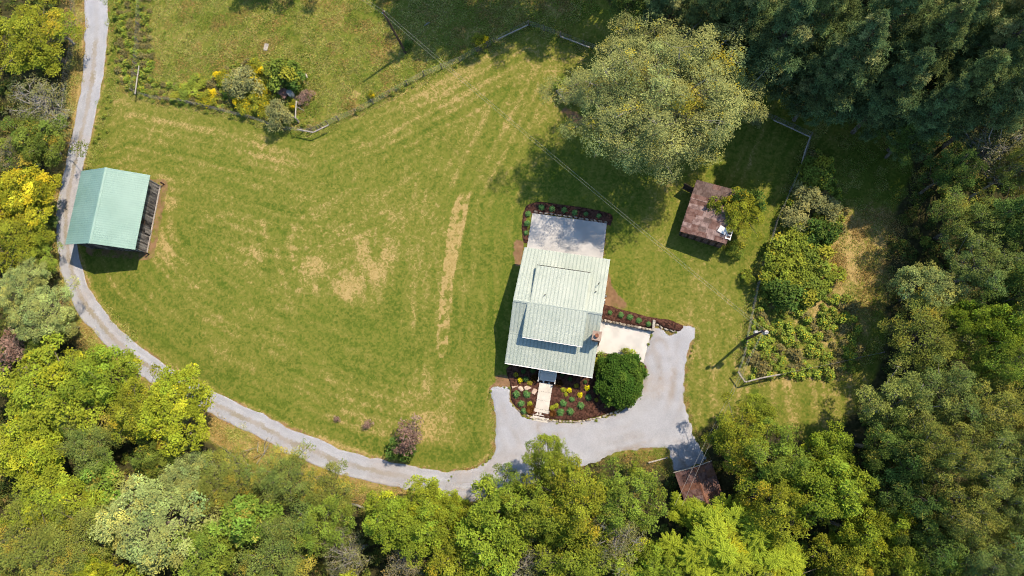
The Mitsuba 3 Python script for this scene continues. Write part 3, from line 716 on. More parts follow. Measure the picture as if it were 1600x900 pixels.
edging('stone_edging', 'curved stone edging between the front mulch bed and the gravel', [(808, 640), (818, 646), (830, 652), (856, 656.5), (880, 658.5), (905, 658.5), (930, 654), (950, 648), (968, 640), (985, 626)], (0.25, 0.55), [0, 0, 1, 2])
edging('stone_edging', 'flat stone edging along the upper edge of the patio slab behind the house', [(832, 331), (870, 336), (910, 342), (950, 348)], (0.35, 0.7), [0, 1], 0.13, 0.05)
for k, (px, py, wd) in enumerate([(805.7, 605.4, 0.42), (813.2, 607.2, 0.40), (824.7, 606.2, 0.46), (835, 611.2, 0.40)]):
    q = P(px, py, 0.15)
    m = rock(rng, wd, 0.27, 0.09)
    which = ['leftmost of the four flat pinkish stones', 'second from the left of the four flat pinkish stones', 'third from the left of the four flat pinkish stones', 'rightmost of the four flat pinkish stones, nearest the walk'][k]
    add('flat_stone', moved(m, q[0], q[1], 0.19, [0.1, -0.25, -0.1, 1.1][k]), 'mat_pink_stone', label=which + ' in the front mulch bed', cat='stone', group='flat stones in the front mulch bed')
for k, (px, py) in enumerate([(943.5, 459), (945, 463), (944, 468), (943.5, 473), (942.5, 478.5), (944.8, 481)]):
    q = P(px, py, 0.1)
    add('white_stone', moved(rock(rng, 0.22, 0.17, 0.17), q[0], q[1], 0.1, rng.uniform(0, 3)), 'mat_white' if k % 2 == 0 else 'mat_steel', label=['topmost', 'second from the top', 'third from the top', 'third from the bottom', 'second from the bottom', 'lowest'][k] + ' of the whitish stones along the right side of the house', cat='stone', group='whitish stones along the right side of the house')

# ---------------------------------------------------------------- poles and lines
def wood_pole(base, top, r0=0.17, r1=0.11):
    return tube([base, base * 0.6 + top * 0.4, top], [r0, (r0 + r1) / 2, r1], 9)


p1 = thing('utility_pole', 'leaning wooden utility pole in the rough pasture at the top', 'utility pole')
b1 = P(634, 82); t1 = P(598, 17, 8.7)
add('shaft', wood_pole(b1 - [0, 0, 0.3], t1), 'mat_pole', p1)
dirp = P(1192, 518, 7.6) - t1; dirp[2] = 0; dirp /= np.linalg.norm(dirp); sidep = np.array([-dirp[1], dirp[0], 0])
for s_ in (-1, 1):
    add('insulator', tube([t1 + sidep * 0.16 * s_ - [0, 0, 0.35], t1 + sidep * 0.16 * s_ - [0, 0, 0.2]], 0.05, 7), 'mat_white', p1)
p2 = thing('utility_pole', 'wooden utility pole with grey transformer can beside the bramble patch', 'utility pole')
b2 = P(1166, 530); t2 = P(1194, 516, 7.2)
add('shaft', wood_pole(b2 - [0, 0, 0.3], t2), 'mat_pole', p2)
trf = trimesh.creation.cylinder(0.22, 0.75, sections=16); tc = t2 - [0.05, 0.0, 1.0] + np.array([0.42, -0.1, 0])
trf.apply_translation(tc)
tk = add('transformer', trf, 'mat_can', p2)
add('bushing', cat_mesh([tube([tc + [dx, 0, 0.42], tc + [dx, 0, 0.62]], 0.045, 7) for dx in (-0.12, 0.12)]), 'mat_white', tk)
add('bracket', tube([t2 - [0.0, 0, 1.0], tc], 0.05, 6), 'mat_steel', p2)
add('crossarm', tube([t2 + [-0.75, -0.12, -0.55], t2 + [0.3, 0.05, -0.5]], 0.055, 4), 'mat_pale_wood', p2)
mb = box(-0.16, 0.16, -0.12, 0.12, -0.25, 0.3)
add('service_box', moved(mb, t2[0] - 0.72, t2[1] - 0.12, t2[2] - 0.55, 0.2), 'mat_can', p2)


def wire(a, b, sag, name, label, r=0.010, n=14, group=None):
    s_ = np.linspace(0, 1, n)[:, None]
    q = a * (1 - s_) + b * s_
    q[:, 2] -= sag * 4 * (s_ * (1 - s_))[:, 0]
    add(name, tube(q, r, 4), 'mat_wire', label=label, cat='wire', group=group)


far1 = P(540, -22, 8.4)
far2 = P(1060, 790, 7.0)
for s_, nm in ((-1, 'lower'), (1, 'upper')):
    o_ = sidep * 0.16 * s_ + np.array([0, 0, -0.2])
    wire(t1 + o_, t2 + o_ * 0.8, 0.8, 'power_line', f'{nm} of the two long power lines crossing the lawn from pole to pole')
    wire(far1 + o_, t1 + o_, 0.2, 'power_line', f'short {nm} power line from the pasture pole to the top edge of the picture')
    wire(t2 + o_ * 0.9, far2 + np.array([0.35 * s_, 0, 0]), 0.7, 'power_line', f'{"left" if s_ < 0 else "right"} of the two power lines running down to the rust red outbuilding')

# ---------------------------------------------------------------- fences
def fence(label, pix, rails=(), post_h=1.15, step=2.4, post_mat='mat_post', name='wire_fence', r=0.065):
    f = thing(name, label, 'fence')
    line = G(pix)
    ls = LineString(line)
    n = max(1, round(ls.length / step))
    rg = np.random.default_rng(int(abs(line[0, 0]) * 100))
    tops = []
    ds = sorted(set(np.round(np.r_[np.linspace(0, ls.length, n + 1), [ls.project(Point(c)) for c in line]], 2)))
    ds = [d for i_, d in enumerate(ds) if i_ == 0 or d - ds[i_ - 1] > 0.9]
    for d in ds:
        q = ls.interpolate(d)
        lean = rg.uniform(-0.05, 0.05, 2)
        hgt = post_h + rg.uniform(-0.08, 0.15)
        add('post', tube([(q.x, q.y, -0.1), (q.x + lean[0], q.y + lean[1], hgt)], [r * 1.1, r * 0.85], 7), post_mat, f)
        tops.append((q.x + lean[0], q.y + lean[1], hgt))
    ws = []
    for z in (0.12, 0.3, 0.5, 0.72, 0.95, post_h - 0.03):
        ws.append(tube([(x, y, z) for x, y, _ in tops] if len(tops) > 1 else line, 0.006, 3, False))
    for d in np.arange(0, ls.length, 0.3):
        q = ls.interpolate(d)
        ws.append(tube([(q.x, q.y, 0.05), (q.x, q.y, post_h - 0.03)], 0.005, 3, False))
    add('wire_mesh', cat_mesh(ws), 'mat_wire', f, kind='stuff')
    for (pa, pb) in rails:
        A, B = P(*pa, post_h + 0.02), P(*pb, post_h + 0.02)
        add('rail', tube([A, (A + B) / 2 + [0, 0, rg.uniform(-0.03, 0.03)], B], 0.075, 7), 'mat_pale_wood', f)
    return f


FENCE_A = [(228, -60), (221, 20), (216, 103), (211, 148), (253, 157), (300, 163), (345, 174), (400, 187), (445, 203), (489, 207), (513, 195), (560, 175), (618, 143), (665, 118), (720, 96), (762, 73), (826, 40)]
fence('old woven wire fence with weathered posts around the rough pasture', FENCE_A,
      [((217, 103), (214, 124)), ((214, 124), (211, 147)), ((465, 202), (489, 207)), ((489, 207), (514, 195)), ((778, 61), (801, 50)), ((801, 50), (825, 39))])
fence('wire fence running behind the big pale tree on the lawn', [(826, 40), (850, 48), (876, 58), (921, 74), (990, 100), (1080, 140), (1150, 165), (1209, 188)], [((876, 57), (921, 74))])
fence('wire fence with silvery corner rails beside the bramble patch', [(1209, 188), (1265, 214), (1258, 236), (1250, 262), (1232, 302), (1212, 345), (1196, 400), (1180, 455), (1172, 500), (1161, 555), (1153, 581), (1164, 597)],
      [((1209, 188), (1238, 201)), ((1238, 201), (1266, 214)), ((1266, 214), (1258, 236)), ((1258, 236), (1251, 262)), ((1153, 581), (1164, 597))])
fence('wire fence with pale top rail along the lower side of the bramble patch', [(1164, 597), (1192, 591), (1219, 585), (1262, 576), (1310, 566), (1375, 552)], [((1165, 597), (1192, 590)), ((1192, 590), (1219, 585))])
fence('thin steel post fence along the left verge of the lane', [(113, -30), (117, 6), (119, 32), (117, 60), (114, 87), (107, 118), (98, 178)], (), 1.0, 2.6, 'mat_steel', r=0.03)

# ---------------------------------------------------------------- bits in the pasture and under the trees
q = P(416, 74)
add('wooden_plank', moved(box(-0.28, 0.28, -0.48, 0.48, 0.03, 0.1), q[0], q[1], 0, -0.15), 'mat_pale_wood', label='single pale plank lying flat in the rough pasture', cat='plank')
q = P(668, 38)
add('fallen_branch', tube([P(663, 41) + [0, 0, 0.1], P(668, 38) + [0, 0, 0.18], P(672, 35.5) + [0, 0, 0.1]], [0.05, 0.09, 0.04], 6), 'mat_pale_bark', label='short pale piece of wood near the leaning pasture pole', cat='branch')
wl = thing('well_cover', 'small rusty lean-to cover in the pasture thicket', 'well cover')
q = P(447, 149)
add('roof', moved(hexa([(-0.75, -0.55, 0.75), (0.75, -0.55, 0.75), (0.75, 0.55, 1.05), (-0.75, 0.55, 1.05), (-0.75, -0.55, 0.8), (0.75, -0.55, 0.8), (0.75, 0.55, 1.1), (-0.75, 0.55, 1.1)]), q[0], q[1], 0, -0.7), 'mat_rust_0', wl)
add('wall', moved(box(-0.65, 0.65, -0.45, 0.45, 0, 0.75), q[0], q[1], 0, -0.7), 'mat_dark_wood', wl)
q = P(453, 145, 1.0)
brl = thing('barrel', 'pale grey barrel beside the rusty lean-to cover in the pasture', 'barrel')
cy = trimesh.creation.cylinder(0.36, 1.0, sections=18); add('body', moved(cy, q[0], q[1], 0.75), 'mat_white', brl)
cy = trimesh.creation.cylinder(0.375, 0.05, sections=18); add('rim', moved(cy, q[0], q[1], 1.27), 'mat_steel', brl)
fs = thing('rail_frame', 'bleached wooden rail with side braces below the pasture thicket', 'rail')
A, B, C = P(463, 158, 1.2), P(461.5, 184, 1.2), P(462, 171, 1.2)
add('rail', tube([A, C, B], 0.085, 7), 'mat_pale_wood', fs)
add('post', tube([B * [1, 1, 0], B], 0.09, 7), 'mat_pale_wood', fs); add('post', tube([A * [1, 1, 0], A], 0.09, 7), 'mat_pale_wood', fs)
add('brace', tube([P(464, 167, 1.1), P(475, 173, 0.1)], 0.05, 6), 'mat_pale_wood', fs)
add('brace', tube([P(461, 184, 1.1), P(450, 180, 0.1)], 0.05, 6), 'mat_pale_wood', fs)
add('brace', tube([P(461, 184, 1.1), P(467, 192, 0.1)], 0.05, 6), 'mat_pale_wood', fs)
add('fence_post', tube([P(478, 116), P(480, 121, 1.3)], [0.1, 0.08], 7), 'mat_pale_wood', label='lone pale post at the upper right of the pasture thicket', cat='post')
add('fallen_log', tube([P(543, 786) + [0, 0, 0.2], P(560, 789) + [0, 0, 0.4], P(571, 794) + [0, 0, 0.4], P(578, 802) + [0, 0, 0.2]], [0.1, 0.13, 0.11, 0.07], 7), 'mat_pale_bark', label='pale fallen log in the brush below the lane', cat='log')
add('wooden_pole', tube([P(1013, 723) + [0, 0, 0.12], P(1043, 715) + [0, 0, 0.12]], [0.09, 0.07], 7), 'mat_pale_wood', label='pale pole lying on the little grass island by the parking area', cat='pole')
rng = np.random.default_rng(77)
for cx, cy_, nb, lb in ((318, 722, 26, 'heap of cut dry branches beside the bright yellow-green tree'), (366, 722, 22, 'heap of bleached branches on the brown verge below the lane'), (398, 708, 10, 'few stray dry sticks on the brown verge below the lane')):
    c0 = P(cx, cy_)
    bp = thing('brush_pile', lb, 'brush pile')
    for k in range(nb):
        a_, l_ = rng.uniform(0, math.pi), rng.uniform(0.5, 1.4)
        q = c0 + [rng.normal() * 1.0, rng.normal() * 0.6, 0.1 + rng.uniform(0, 0.45)]
        d_ = np.array([math.cos(a_), math.sin(a_), rng.uniform(-0.15, 0.15)]) * l_
        add('branch', tube([q - d_, q + [0, 0, rng.uniform(-0.1, 0.12)], q + d_], [0.045, 0.035, 0.015], 5), 'mat_pale_bark' if k % 3 else 'mat_bark', bp)
# ---------------------------------------------------------------- foliage
def unit(v):
    return v / (np.linalg.norm(v, axis=-1, keepdims=True) + 1e-9)


def leaf_mesh(base, d, nrm, length, width, col, bend=0.25):
    """Leaves as folded diamonds: stalk end, two sides, tip; all arrays have one row per leaf."""
    side = unit(np.cross(nrm, d))
    nrm = unit(np.cross(d, side))
    l, w = length[:, None], width[:, None]
    mid = base + d * l * 0.45
    v = np.stack([base, mid + side * w * 0.5 + nrm * w * 0.16, base + d * l - nrm * l * bend, mid - side * w * 0.5 + nrm * w * 0.16], 1).reshape(-1, 3)
    i = np.arange(len(base))[:, None] * 4
    f = np.concatenate([i + [0, 2, 1], i + [0, 3, 2]], 1).reshape(-1, 3)
    return v, f, np.repeat(col, 4, 0)


def stack(ms):
    v, f, c, at = [], [], [], 0
    for a, b, d in ms:
        v.append(a); f.append(b + at); c.append(d); at += len(a)
    return np.vstack(v), np.vstack(f), np.vstack(c)


LEAF = 1.42                                                # real leaves pass on about as much light as they reflect


def tint(rng, base, alt, alt_share, n, spread=0.16):
    """One colour per spray or leaf: the base tone, varied, a share of it turned to the alternative tone."""
    c = LEAF * np.where((rng.random(n) < alt_share)[:, None], np.asarray(alt), np.asarray(base))
    k = np.exp(rng.normal(0, spread, (n, 1)))
    hue = rng.normal(0, spread * 0.35, (n, 1))
    return np.clip(c * k * np.hstack([1 + hue, np.ones((n, 1)), 1 - hue * 0.6]), 0.004, 0.75)


def sprays(rng, centre, axis, col, k, rad, length, width, up=0.6, spread=0.10):
    """k leaves round every spray centre."""
    n = len(centre)
    c, a = np.repeat(centre, k, 0), np.repeat(axis, k, 0)
    r = unit(rng.normal(size=(n * k, 3)))
    r = unit(r - a * (r * a).sum(1, keepdims=True) * 0.75)
    base = c + r * rad * np.sqrt(rng.random((n * k, 1))) + a * rng.normal(0, rad * 0.35, (n * k, 1))
    d = unit(r + a * 0.25 + rng.normal(0, 0.35, (n * k, 3)))
    nrm = unit(a * 0.6 + np.array([0, 0, up]) + rng.normal(0, 0.36, (n * k, 3)))
    cc = np.repeat(col, k, 0) * np.exp(rng.normal(0, spread, (n * k, 1)))
    return leaf_mesh(base, d, nrm, length * rng.uniform(0.5, 1.4, n * k), width * rng.uniform(0.6, 1.3, n * k), np.clip(cc, 0.003, 0.75))


def broad_crown(rng, R, H, z0, lobes, spr, k, leaf, base, alt, alt_share=0.06, lobe_size=(0.15, 0.28), flat=0.75, low=-0.25, rough=0.19, spray_rad=0.28, gap=0.0, lobe_spread=0.16, outline=None):
    """(crown mesh, colours, lobe centres, lobe radii): lobes of leaf sprays on an uneven dome; the trunk stands at the origin, the crown runs from z0 to H."""
    zc, hz = z0 + (H - z0) * 0.42, (H - z0) * 0.58
    g = np.arange(lobes) + 0.5
    zd = 1 - (1 - low) * g / lobes
    ph = g * 2.39996 + rng.normal(0, 0.35, lobes)
    hr = np.sqrt(np.clip(1 - zd ** 2, 0, 1))
    dirs = np.c_[hr * np.cos(ph), hr * np.sin(ph), zd]
    out = 0.60 + rng.normal(0, rough, lobes)
    edge = 1 + 0.22 * np.sin(ph * 2 + rng.uniform(0, 6)) * hr + 0.14 * np.sin(ph * 5 + rng.uniform(0, 6)) * hr
    if outline is not None:
        edge = 1 + (np.interp(ph % (2 * math.pi), np.radians(outline[0]), outline[1]) - 1) * np.clip(hr * 1.25, 0, 1)
    L = dirs * np.c_[R * edge, R * edge, np.full(lobes, hz)] * np.clip(out, 0.25, 0.95)[:, None] + [0, 0, zc]
    lr = R * rng.uniform(*lobe_size, lobes)
    ms = []
    lobe_col = tint(rng, base, alt, alt_share, lobes, lobe_spread)
    w = unit(rng.normal(size=(lobes, spr, 3)) + dirs[:, None] * 0.55 + [0, 0, 0.35])
    rr = rng.uniform(0.55, 1.08, (lobes, spr, 1)) * lr[:, None, None]
    C = L[:, None] + w * rr * [1, 1, flat]
    keep = rng.random((lobes, spr)) > gap
    A = unit(w + [0, 0, 0.5])
    C, A = C[keep], A[keep]
    sc = np.repeat(lobe_col[:, None], spr, 1)[keep] * np.exp(rng.normal(0, 0.13, (len(C), 1)))
    turned = rng.random(len(C)) < alt_share * 0.5
    sc[turned] = LEAF * np.asarray(alt) * np.exp(rng.normal(0, 0.15, (turned.sum(), 1)))
    ms.append(sprays(rng, C, A, sc, k, spray_rad, leaf[0], leaf[1]))
    return stack(ms), L, lr


def skeleton(rng, L, lr, H, z0, r0, twigs=3, bend=0.35):
    """Tapered trunk with limbs that run into the lobes and end in thin twigs."""
    top = np.array([0, 0, z0 + (H - z0) * 0.55])
    trunk = np.array([[0, 0, -0.3], [rng.normal() * 0.08, rng.normal() * 0.08, top[2] * 0.35], [rng.normal() * 0.15, rng.normal() * 0.15, top[2] * 0.7], top])
    ms = [tube(trunk, [r0 * 1.15, r0 * 0.85, r0 * 0.6, r0 * 0.25], 8)]
    for c, l in zip(L, lr):
        s0 = rng.uniform(0.45, 0.95)
        zb = min(max(top[2] * s0, 0.3), c[2] - 0.1 if c[2] > 1 else 0.3)
        a = np.array([0, 0, zb])
        mid = a * 0.5 + c * 0.5 + rng.normal(0, 0.12 * np.linalg.norm(c - a), 3) * [1, 1, 0.5] + [0, 0, -bend * l * 0.5]
        ms.append(tube([a, mid, c], [r0 * 0.38, r0 * 0.22, r0 * 0.09], 5, False))
        for _ in range(twigs):
            e = c + unit(rng.normal(size=3) + [0, 0, 0.4]) * l * rng.uniform(0.7, 1.05)
            ms.append(tube([c, (c + e) / 2 + rng.normal(0, 0.08, 3), e], [r0 * 0.085, r0 * 0.05, 0.008], 3, False))
    return cat_mesh(ms)


def pine_crown(rng, R, H, z0, whorls, arms, base, alt):
    C, A, col, bones = [], [], [], []
    for wv in range(whorls):
        q = (wv + 0.5) / whorls
        z = z0 + (H - z0) * q
        ln = R * (1 - q ** 1.9) * rng.uniform(0.8, 1.1) + 0.35
        for a in range(arms):
            ph = a * 2 * math.pi / arms + wv * 1.1 + rng.normal(0, 0.22)
            l = ln * rng.uniform(0.6, 1.15)
            rise = rng.uniform(0.0, 0.25)
            e = np.array([math.cos(ph), math.sin(ph), rise])
            side = np.array([-math.sin(ph), math.cos(ph), 0])
            bones.append((np.array([0, 0, z]), np.array([0, 0, z]) + e * l))
            n = int(10 + l * 10)
            s_ = rng.uniform(0.28, 1.0, n) ** 0.8
            lat = rng.normal(0, 0.145, n) * l * np.sin(np.pi * np.clip(s_ * 0.85, 0, 1)) * 1.25
            C.append(np.array([0, 0, z]) + e * (s_ * l)[:, None] + side * lat[:, None] + np.c_[np.zeros(n), np.zeros(n), rng.normal(0.05, 0.14, n)])
            A.append(unit(np.tile(e * 0.5 + [0, 0, 0.8], (n, 1)) + rng.normal(0, 0.25, (n, 3))))
            tone = tint(rng, base, alt, 0.10, 1, 0.14)
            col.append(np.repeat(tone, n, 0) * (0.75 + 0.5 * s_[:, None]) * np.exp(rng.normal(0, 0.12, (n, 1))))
    return sprays(rng, np.vstack(C), np.vstack(A), np.vstack(col), 12, 0.07, 0.34, 0.075, 0.2), bones


def frond_crown(rng, R, H, z0, lobes, base, alt):
    """Long feather leaves in stars, as sumac and ailanthus carry them."""
    (_, L, lr) = broad_crown(rng, R, H, z0, lobes, 2, 1, (0.1, 0.1), base, alt, 0.1, low=0.0)
    ms, at = [], []
    for c, l in zip(L, lr):
        col0 = tint(rng, base, alt, 0.12, 1, 0.12)[0]
        for _ in range(5):
            o = c + unit(rng.normal(size=3) + [0, 0, 0.8]) * l * rng.uniform(0.4, 1.0)
            m = rng.integers(7, 11)
            ph = np.arange(m) * 2 * math.pi / m + rng.uniform(0, 6)
            ln = rng.uniform(0.65, 1.1, m)
            for p_, l_ in zip(ph, ln):
                s_ = np.linspace(0.18, 1, 8)
                dirv = np.array([math.cos(p_), math.sin(p_), 0.35])
                pos = o + dirv * (s_ * l_)[:, None] - np.c_[0 * s_, 0 * s_, 0.42 * l_ * s_ ** 2]
                sd = np.array([-math.sin(p_), math.cos(p_), 0])
                for s in (-1, 1):
                    d = unit(np.tile(sd * s * 0.85 + dirv * 0.6 - [0, 0, 0.25], (8, 1)) + rng.normal(0, 0.08, (8, 3)))
                    ms.append((pos, d, np.tile([0, 0, 1.0], (8, 1)) + rng.normal(0, 0.12, (8, 3)), (0.25 * (1.15 - 0.55 * s_)), np.full(8, 0.10), np.tile(col0, (8, 1)) * np.exp(rng.normal(0, 0.12, (8, 1)))))
    cols = [np.concatenate([x[j] for x in ms]) for j in range(6)]
    return leaf_mesh(cols[0], cols[1], cols[2], cols[3], cols[4], cols[5]), L, lr


KINDS = {}


def make_kind(name, variants, build):
    KINDS[name] = []
    for s in range(variants):
        rng = np.random.default_rng(abs(hash_name(name)) % 9973 + s * 101)
        crown, trunk, bark, R, H = build(rng, s)
        v, f, c = crown
        gid = f'kind_{name}_{s}'
        kids = {'type': 'shapegroup', 'crown': mikit.ply((v, f), 'mat_leaf', color=c)}
        if trunk is not None:
            kids['trunk'] = mikit.ply(trunk, bark)
        scene[gid] = kids
        KINDS[name].append((gid, R, H))


def hash_name(s):
    h = 7
    for ch in s:
        h = (h * 31 + ord(ch)) % 1000003
    return h


def broad(base, alt, share, leaf=(0.20, 0.13), lobes=62, spr=19, k=16, R=4.6, H=13.0, z0=4.0, bark='mat_bark', tones=((1, 1, 1),), twigs=3, r0=0.27, **kw):
    def build(rng, s):
        tn = np.asarray(tones[s % len(tones)])
        crown, L, lr = broad_crown(rng, R, H, z0, lobes, spr, k, leaf, np.asarray(base) * tn, np.asarray(alt) * tn, share, **kw)
        return crown, skeleton(rng, L, lr, H, z0, r0, twigs), bark, R, H
    return build


YG, YG2 = (0.20, 0.205, 0.022), (0.36, 0.27, 0.018)
make_kind('bright', 3, broad((0.172, 0.212, 0.022), (0.27, 0.27, 0.020), 0.06, (0.23, 0.15), tones=((1, 1, 1), (0.84, 0.92, 1.0), (1.12, 1.08, 0.95)), rough=0.15, gap=0.16))
make_kind('midgreen', 3, broad((0.135, 0.176, 0.022), (0.21, 0.21, 0.026), 0.04, (0.20, 0.135), tones=((1, 1, 1), (1.15, 1.02, 0.9), (0.88, 0.95, 1.15)), gap=0.16))
make_kind('olive', 2, broad((0.140, 0.165, 0.034), (0.24, 0.21, 0.035), 0.07, (0.18, 0.085), lobes=60, spr=19, k=17, tones=((1, 1, 1), (0.85, 0.95, 1.1)), spray_rad=0.32, lobe_size=(0.14, 0.26), gap=0.1))
make_kind('silver', 2, broad((0.195, 0.238, 0.082), (0.24, 0.25, 0.07), 0.10, (0.22, 0.12), lobes=80, spr=18, k=12, R=5.4, H=13.5, lobe_size=(0.10, 0.20), flat=0.6, rough=0.10))
make_kind('deepgreen', 3, broad((0.074, 0.112, 0.024), (0.17, 0.16, 0.03), 0.05, (0.19, 0.125), tones=((1, 1, 1), (0.85, 0.95, 1.1), (1.25, 1.12, 0.95)), lobe_size=(0.15, 0.27)))
make_kind('greygreen', 3, broad((0.136, 0.164, 0.042), (0.20, 0.19, 0.05), 0.06, (0.19, 0.12), lobes=70, spr=19, k=15, R=5.2, H=15.0, z0=5.5, tones=((1, 1, 1), (0.82, 0.92, 1.0), (1.08, 1.0, 0.85)), lobe_size=(0.12, 0.24), bark='mat_pale_bark'))
make_kind('golden', 1, broad((0.215, 0.222, 0.020), (0.30, 0.26, 0.018), 0.2, (0.28, 0.18), lobes=56))
make_kind('glossy', 1, broad((0.120, 0.190, 0.030), (0.24, 0.25, 0.05), 0.08, (0.34, 0.22), lobes=44, spr=15, k=10, R=3.6, H=9.0, z0=2.5))
make_kind('twiggy', 2, broad((0.150, 0.135, 0.062), (0.21, 0.17, 0.06), 0.1, (0.18, 0.10), lobes=48, spr=13, k=9, bark='mat_pale_bark', twigs=6, gap=0.3, r0=0.3, tones=((1, 1, 1), (0.8, 0.95, 0.9))))


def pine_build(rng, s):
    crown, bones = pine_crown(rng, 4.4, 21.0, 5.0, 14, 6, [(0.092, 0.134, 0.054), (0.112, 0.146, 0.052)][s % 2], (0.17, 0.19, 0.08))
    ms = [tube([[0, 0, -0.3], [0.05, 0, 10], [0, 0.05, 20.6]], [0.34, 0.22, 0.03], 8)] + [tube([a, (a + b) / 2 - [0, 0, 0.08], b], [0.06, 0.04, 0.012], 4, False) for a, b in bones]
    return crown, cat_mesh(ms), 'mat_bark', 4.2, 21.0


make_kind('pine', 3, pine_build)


def frond_build(rng, s):
    crown, L, lr = frond_crown(rng, 4.2, 9.5, 3.2, 44, (0.190, 0.240, 0.024), (0.27, 0.28, 0.020))
    return crown, skeleton(rng, L, lr, 9.5, 3.2, 0.2, 2), 'mat_pale_bark', 4.2, 9.5


make_kind('frond', 1, frond_build)


def shrub(base, alt, share, leaf, lobes=9, spr=22, k=9, **kw):
    return broad(base, alt, share, leaf, lobes, spr, k, R=1.0, H=1.5, z0=0.15, r0=0.05, lobe_size=(0.32, 0.5), spray_rad=0.13, low=-0.1, **kw)


make_kind('shrub_green', 2, shrub((0.115, 0.160, 0.028), (0.22, 0.22, 0.03), 0.1, (0.15, 0.10), tones=((1, 1, 1), (1.25, 1.1, 0.9))))
make_kind('shrub_dark', 1, shrub((0.055, 0.100, 0.022), (0.10, 0.14, 0.03), 0.1, (0.15, 0.10)))
make_kind('shrub_silver', 1, shrub((0.200, 0.205, 0.085), (0.23, 0.21, 0.06), 0.1, (0.12, 0.06), lobes=12))
make_kind('goldenrod', 1, shrub((0.150, 0.165, 0.022), (0.42, 0.33, 0.014), 0.30, (0.12, 0.07), lobes=12))
make_kind('dead_shrub', 1, shrub((0.155, 0.098, 0.080), (0.19, 0.13, 0.11), 0.3, (0.12, 0.07), lobes=11, spr=14, twigs=7, gap=0.25, bark='mat_pale_bark'))

_turn = {}
tree_rng = np.random.default_rng(4)


def plant(name, kind, px, py, rpx, h, label=None, category='tree', group=None, variant=None, zfrac=0.62, at=None):
    """One tree or shrub whose crown the photograph shows at (px, py) with a radius of rpx pixels; h is its height in metres."""
    n = _turn.get(kind, 0); _turn[kind] = n + 1
    gid, R, H = KINDS[kind][(n if variant is None else variant) % len(KINDS[kind])]
    zc = h * zfrac
    c = P(px, py, zc) if at is None else np.array(at, float)
    rpx *= 1.07
    if at is None and px < 330:
        h *= 0.72 if px < 135 else 0.8
    r = rpx if at is not None else np.linalg.norm(P(px + rpx, py, zc) - c)
    sx = r / R * tree_rng.uniform(0.95, 1.05)
    sy = r / R * tree_rng.uniform(0.92, 1.08)
    key = key_for(name)
    scene[key] = {'type': 'instance', 'to_world': T().translate([float(c[0]), float(c[1]), 0.0]).rotate([0, 0, 1], float(tree_rng.uniform(0, 360))).scale([sx, sy, h / H]),
                  'g': {'type': 'ref', 'id': gid}}
    tag(key, label, category, group)
    return key
# ---------------------------------------------------------------- the trees, each where the photograph shows its crown
def W(kind, px, py, r, h, label, name='broadleaf_tree', group=None, **kw):
    plant(name, kind, px, py, r, h, label, 'tree', group, **kw)


# left edge, from the top down
W('midgreen', 38, 52, 60, 11, 'yellow-green and dark mottled tree filling the upper left corner beside the lane', variant=1)
W('twiggy', 84, 45, 26, 6, 'thin grey-brown twiggy bush on the upper left between tree and lane', 'bare_bush')
W('twiggy', 52, 152, 56, 9, 'grey-green bushy tree with bare twigs below the upper left corner tree')
W('deepgreen', 42, 215, 52, 9, 'dark green tree left of the lane above the golden tree', variant=2)
W('twiggy', 6, 232, 26, 9, 'pale bare twigged tree at the left edge above the golden tree', 'bare_tree')
W('golden', 22, 300, 48, 10, 'golden yellow tree at the left edge level with the green roofed barn', 'golden_tree')
W('deepgreen', 62, 338, 22, 5, 'small dark bush between the golden tree and the lane', 'bush')
W('midgreen', 18, 365, 46, 9, 'fresh green feathery tree just below the golden tree')
W('midgreen', 50, 398, 34, 6, 'light green bush tree by the lane opposite the barn corner', 'bush')
W('silver', 22, 440, 42, 9, 'grey-green tree at the left edge below the barn')
W('silver', 52, 485, 52, 10, 'silvery green tree in the bend of the lane on the left')
W('olive', 88, 505, 26, 6, 'low olive brown bush at the inner edge of the lane bend', 'bush')
W('dead_shrub', 12, 545, 30, 4, 'reddish brown leafy bush at the left edge under silvery trees', 'bush')
W('deepgreen', 55, 532, 30, 6, 'dark green bush between silvery tree and bright yellow-green trees', 'bush')
# lower left
W('bright', 55, 612, 80, 13, 'large bright yellow-green tree at the left edge below the silvery tree', variant=0)
W('bright', 148, 585, 60, 12, 'broad yellow-green tree reaching to the outside of the lane bend', variant=1)
W('bright', 262, 636, 62, 12, 'brightest yellow-green tree leaning over the lane on the lower left', variant=2)
W('midgreen', 205, 640, 46, 11, 'yellowish green tree behind the brightest one over the lane', variant=1)
W('olive', 128, 690, 55, 11, 'olive green feathery tree in the lower left thicket')
W('bright', 30, 700, 58, 12, 'yellow-green tree with orange touches at the left edge', variant=2)
W('deepgreen', 236, 715, 38, 8, 'dark shadowy tree under the brightest yellow-green tree', variant=2)
W('glossy', 152, 752, 42, 8, 'glossy darker green tree in the middle of the lower left thicket')
W('bright', 66, 780, 62, 12, 'yellow tinged tree near the left edge below the orange touched one', variant=0)
W('olive', 42, 845, 70, 12, 'olive yellow tree in the lower left corner')
W('olive', 118, 838, 58, 12, 'olive tree with orange leaves between the corner tree and the silvery tree', variant=0)
W('bright', 135, 895, 34, 9, 'small yellowish tree at the bottom edge beside the silvery tree', variant=2)
W('silver', 232, 822, 92, 13, 'big pale silvery green tree near the lower left')
W('silver', 285, 748, 44, 11, 'silvery green crown just above the big pale silvery one', variant=1)
W('olive', 352, 752, 52, 8, 'feathery olive green tree under the brown verge of the lane')
W('midgreen', 330, 862, 52, 10, 'mid green tree at the bottom edge right of the silvery tree', variant=2)
W('glossy', 388, 812, 46, 10, 'bright green broad leaved tree right of the big silvery one')
W('olive', 446, 745, 52, 8, 'feathery dark olive tree just below the lane')
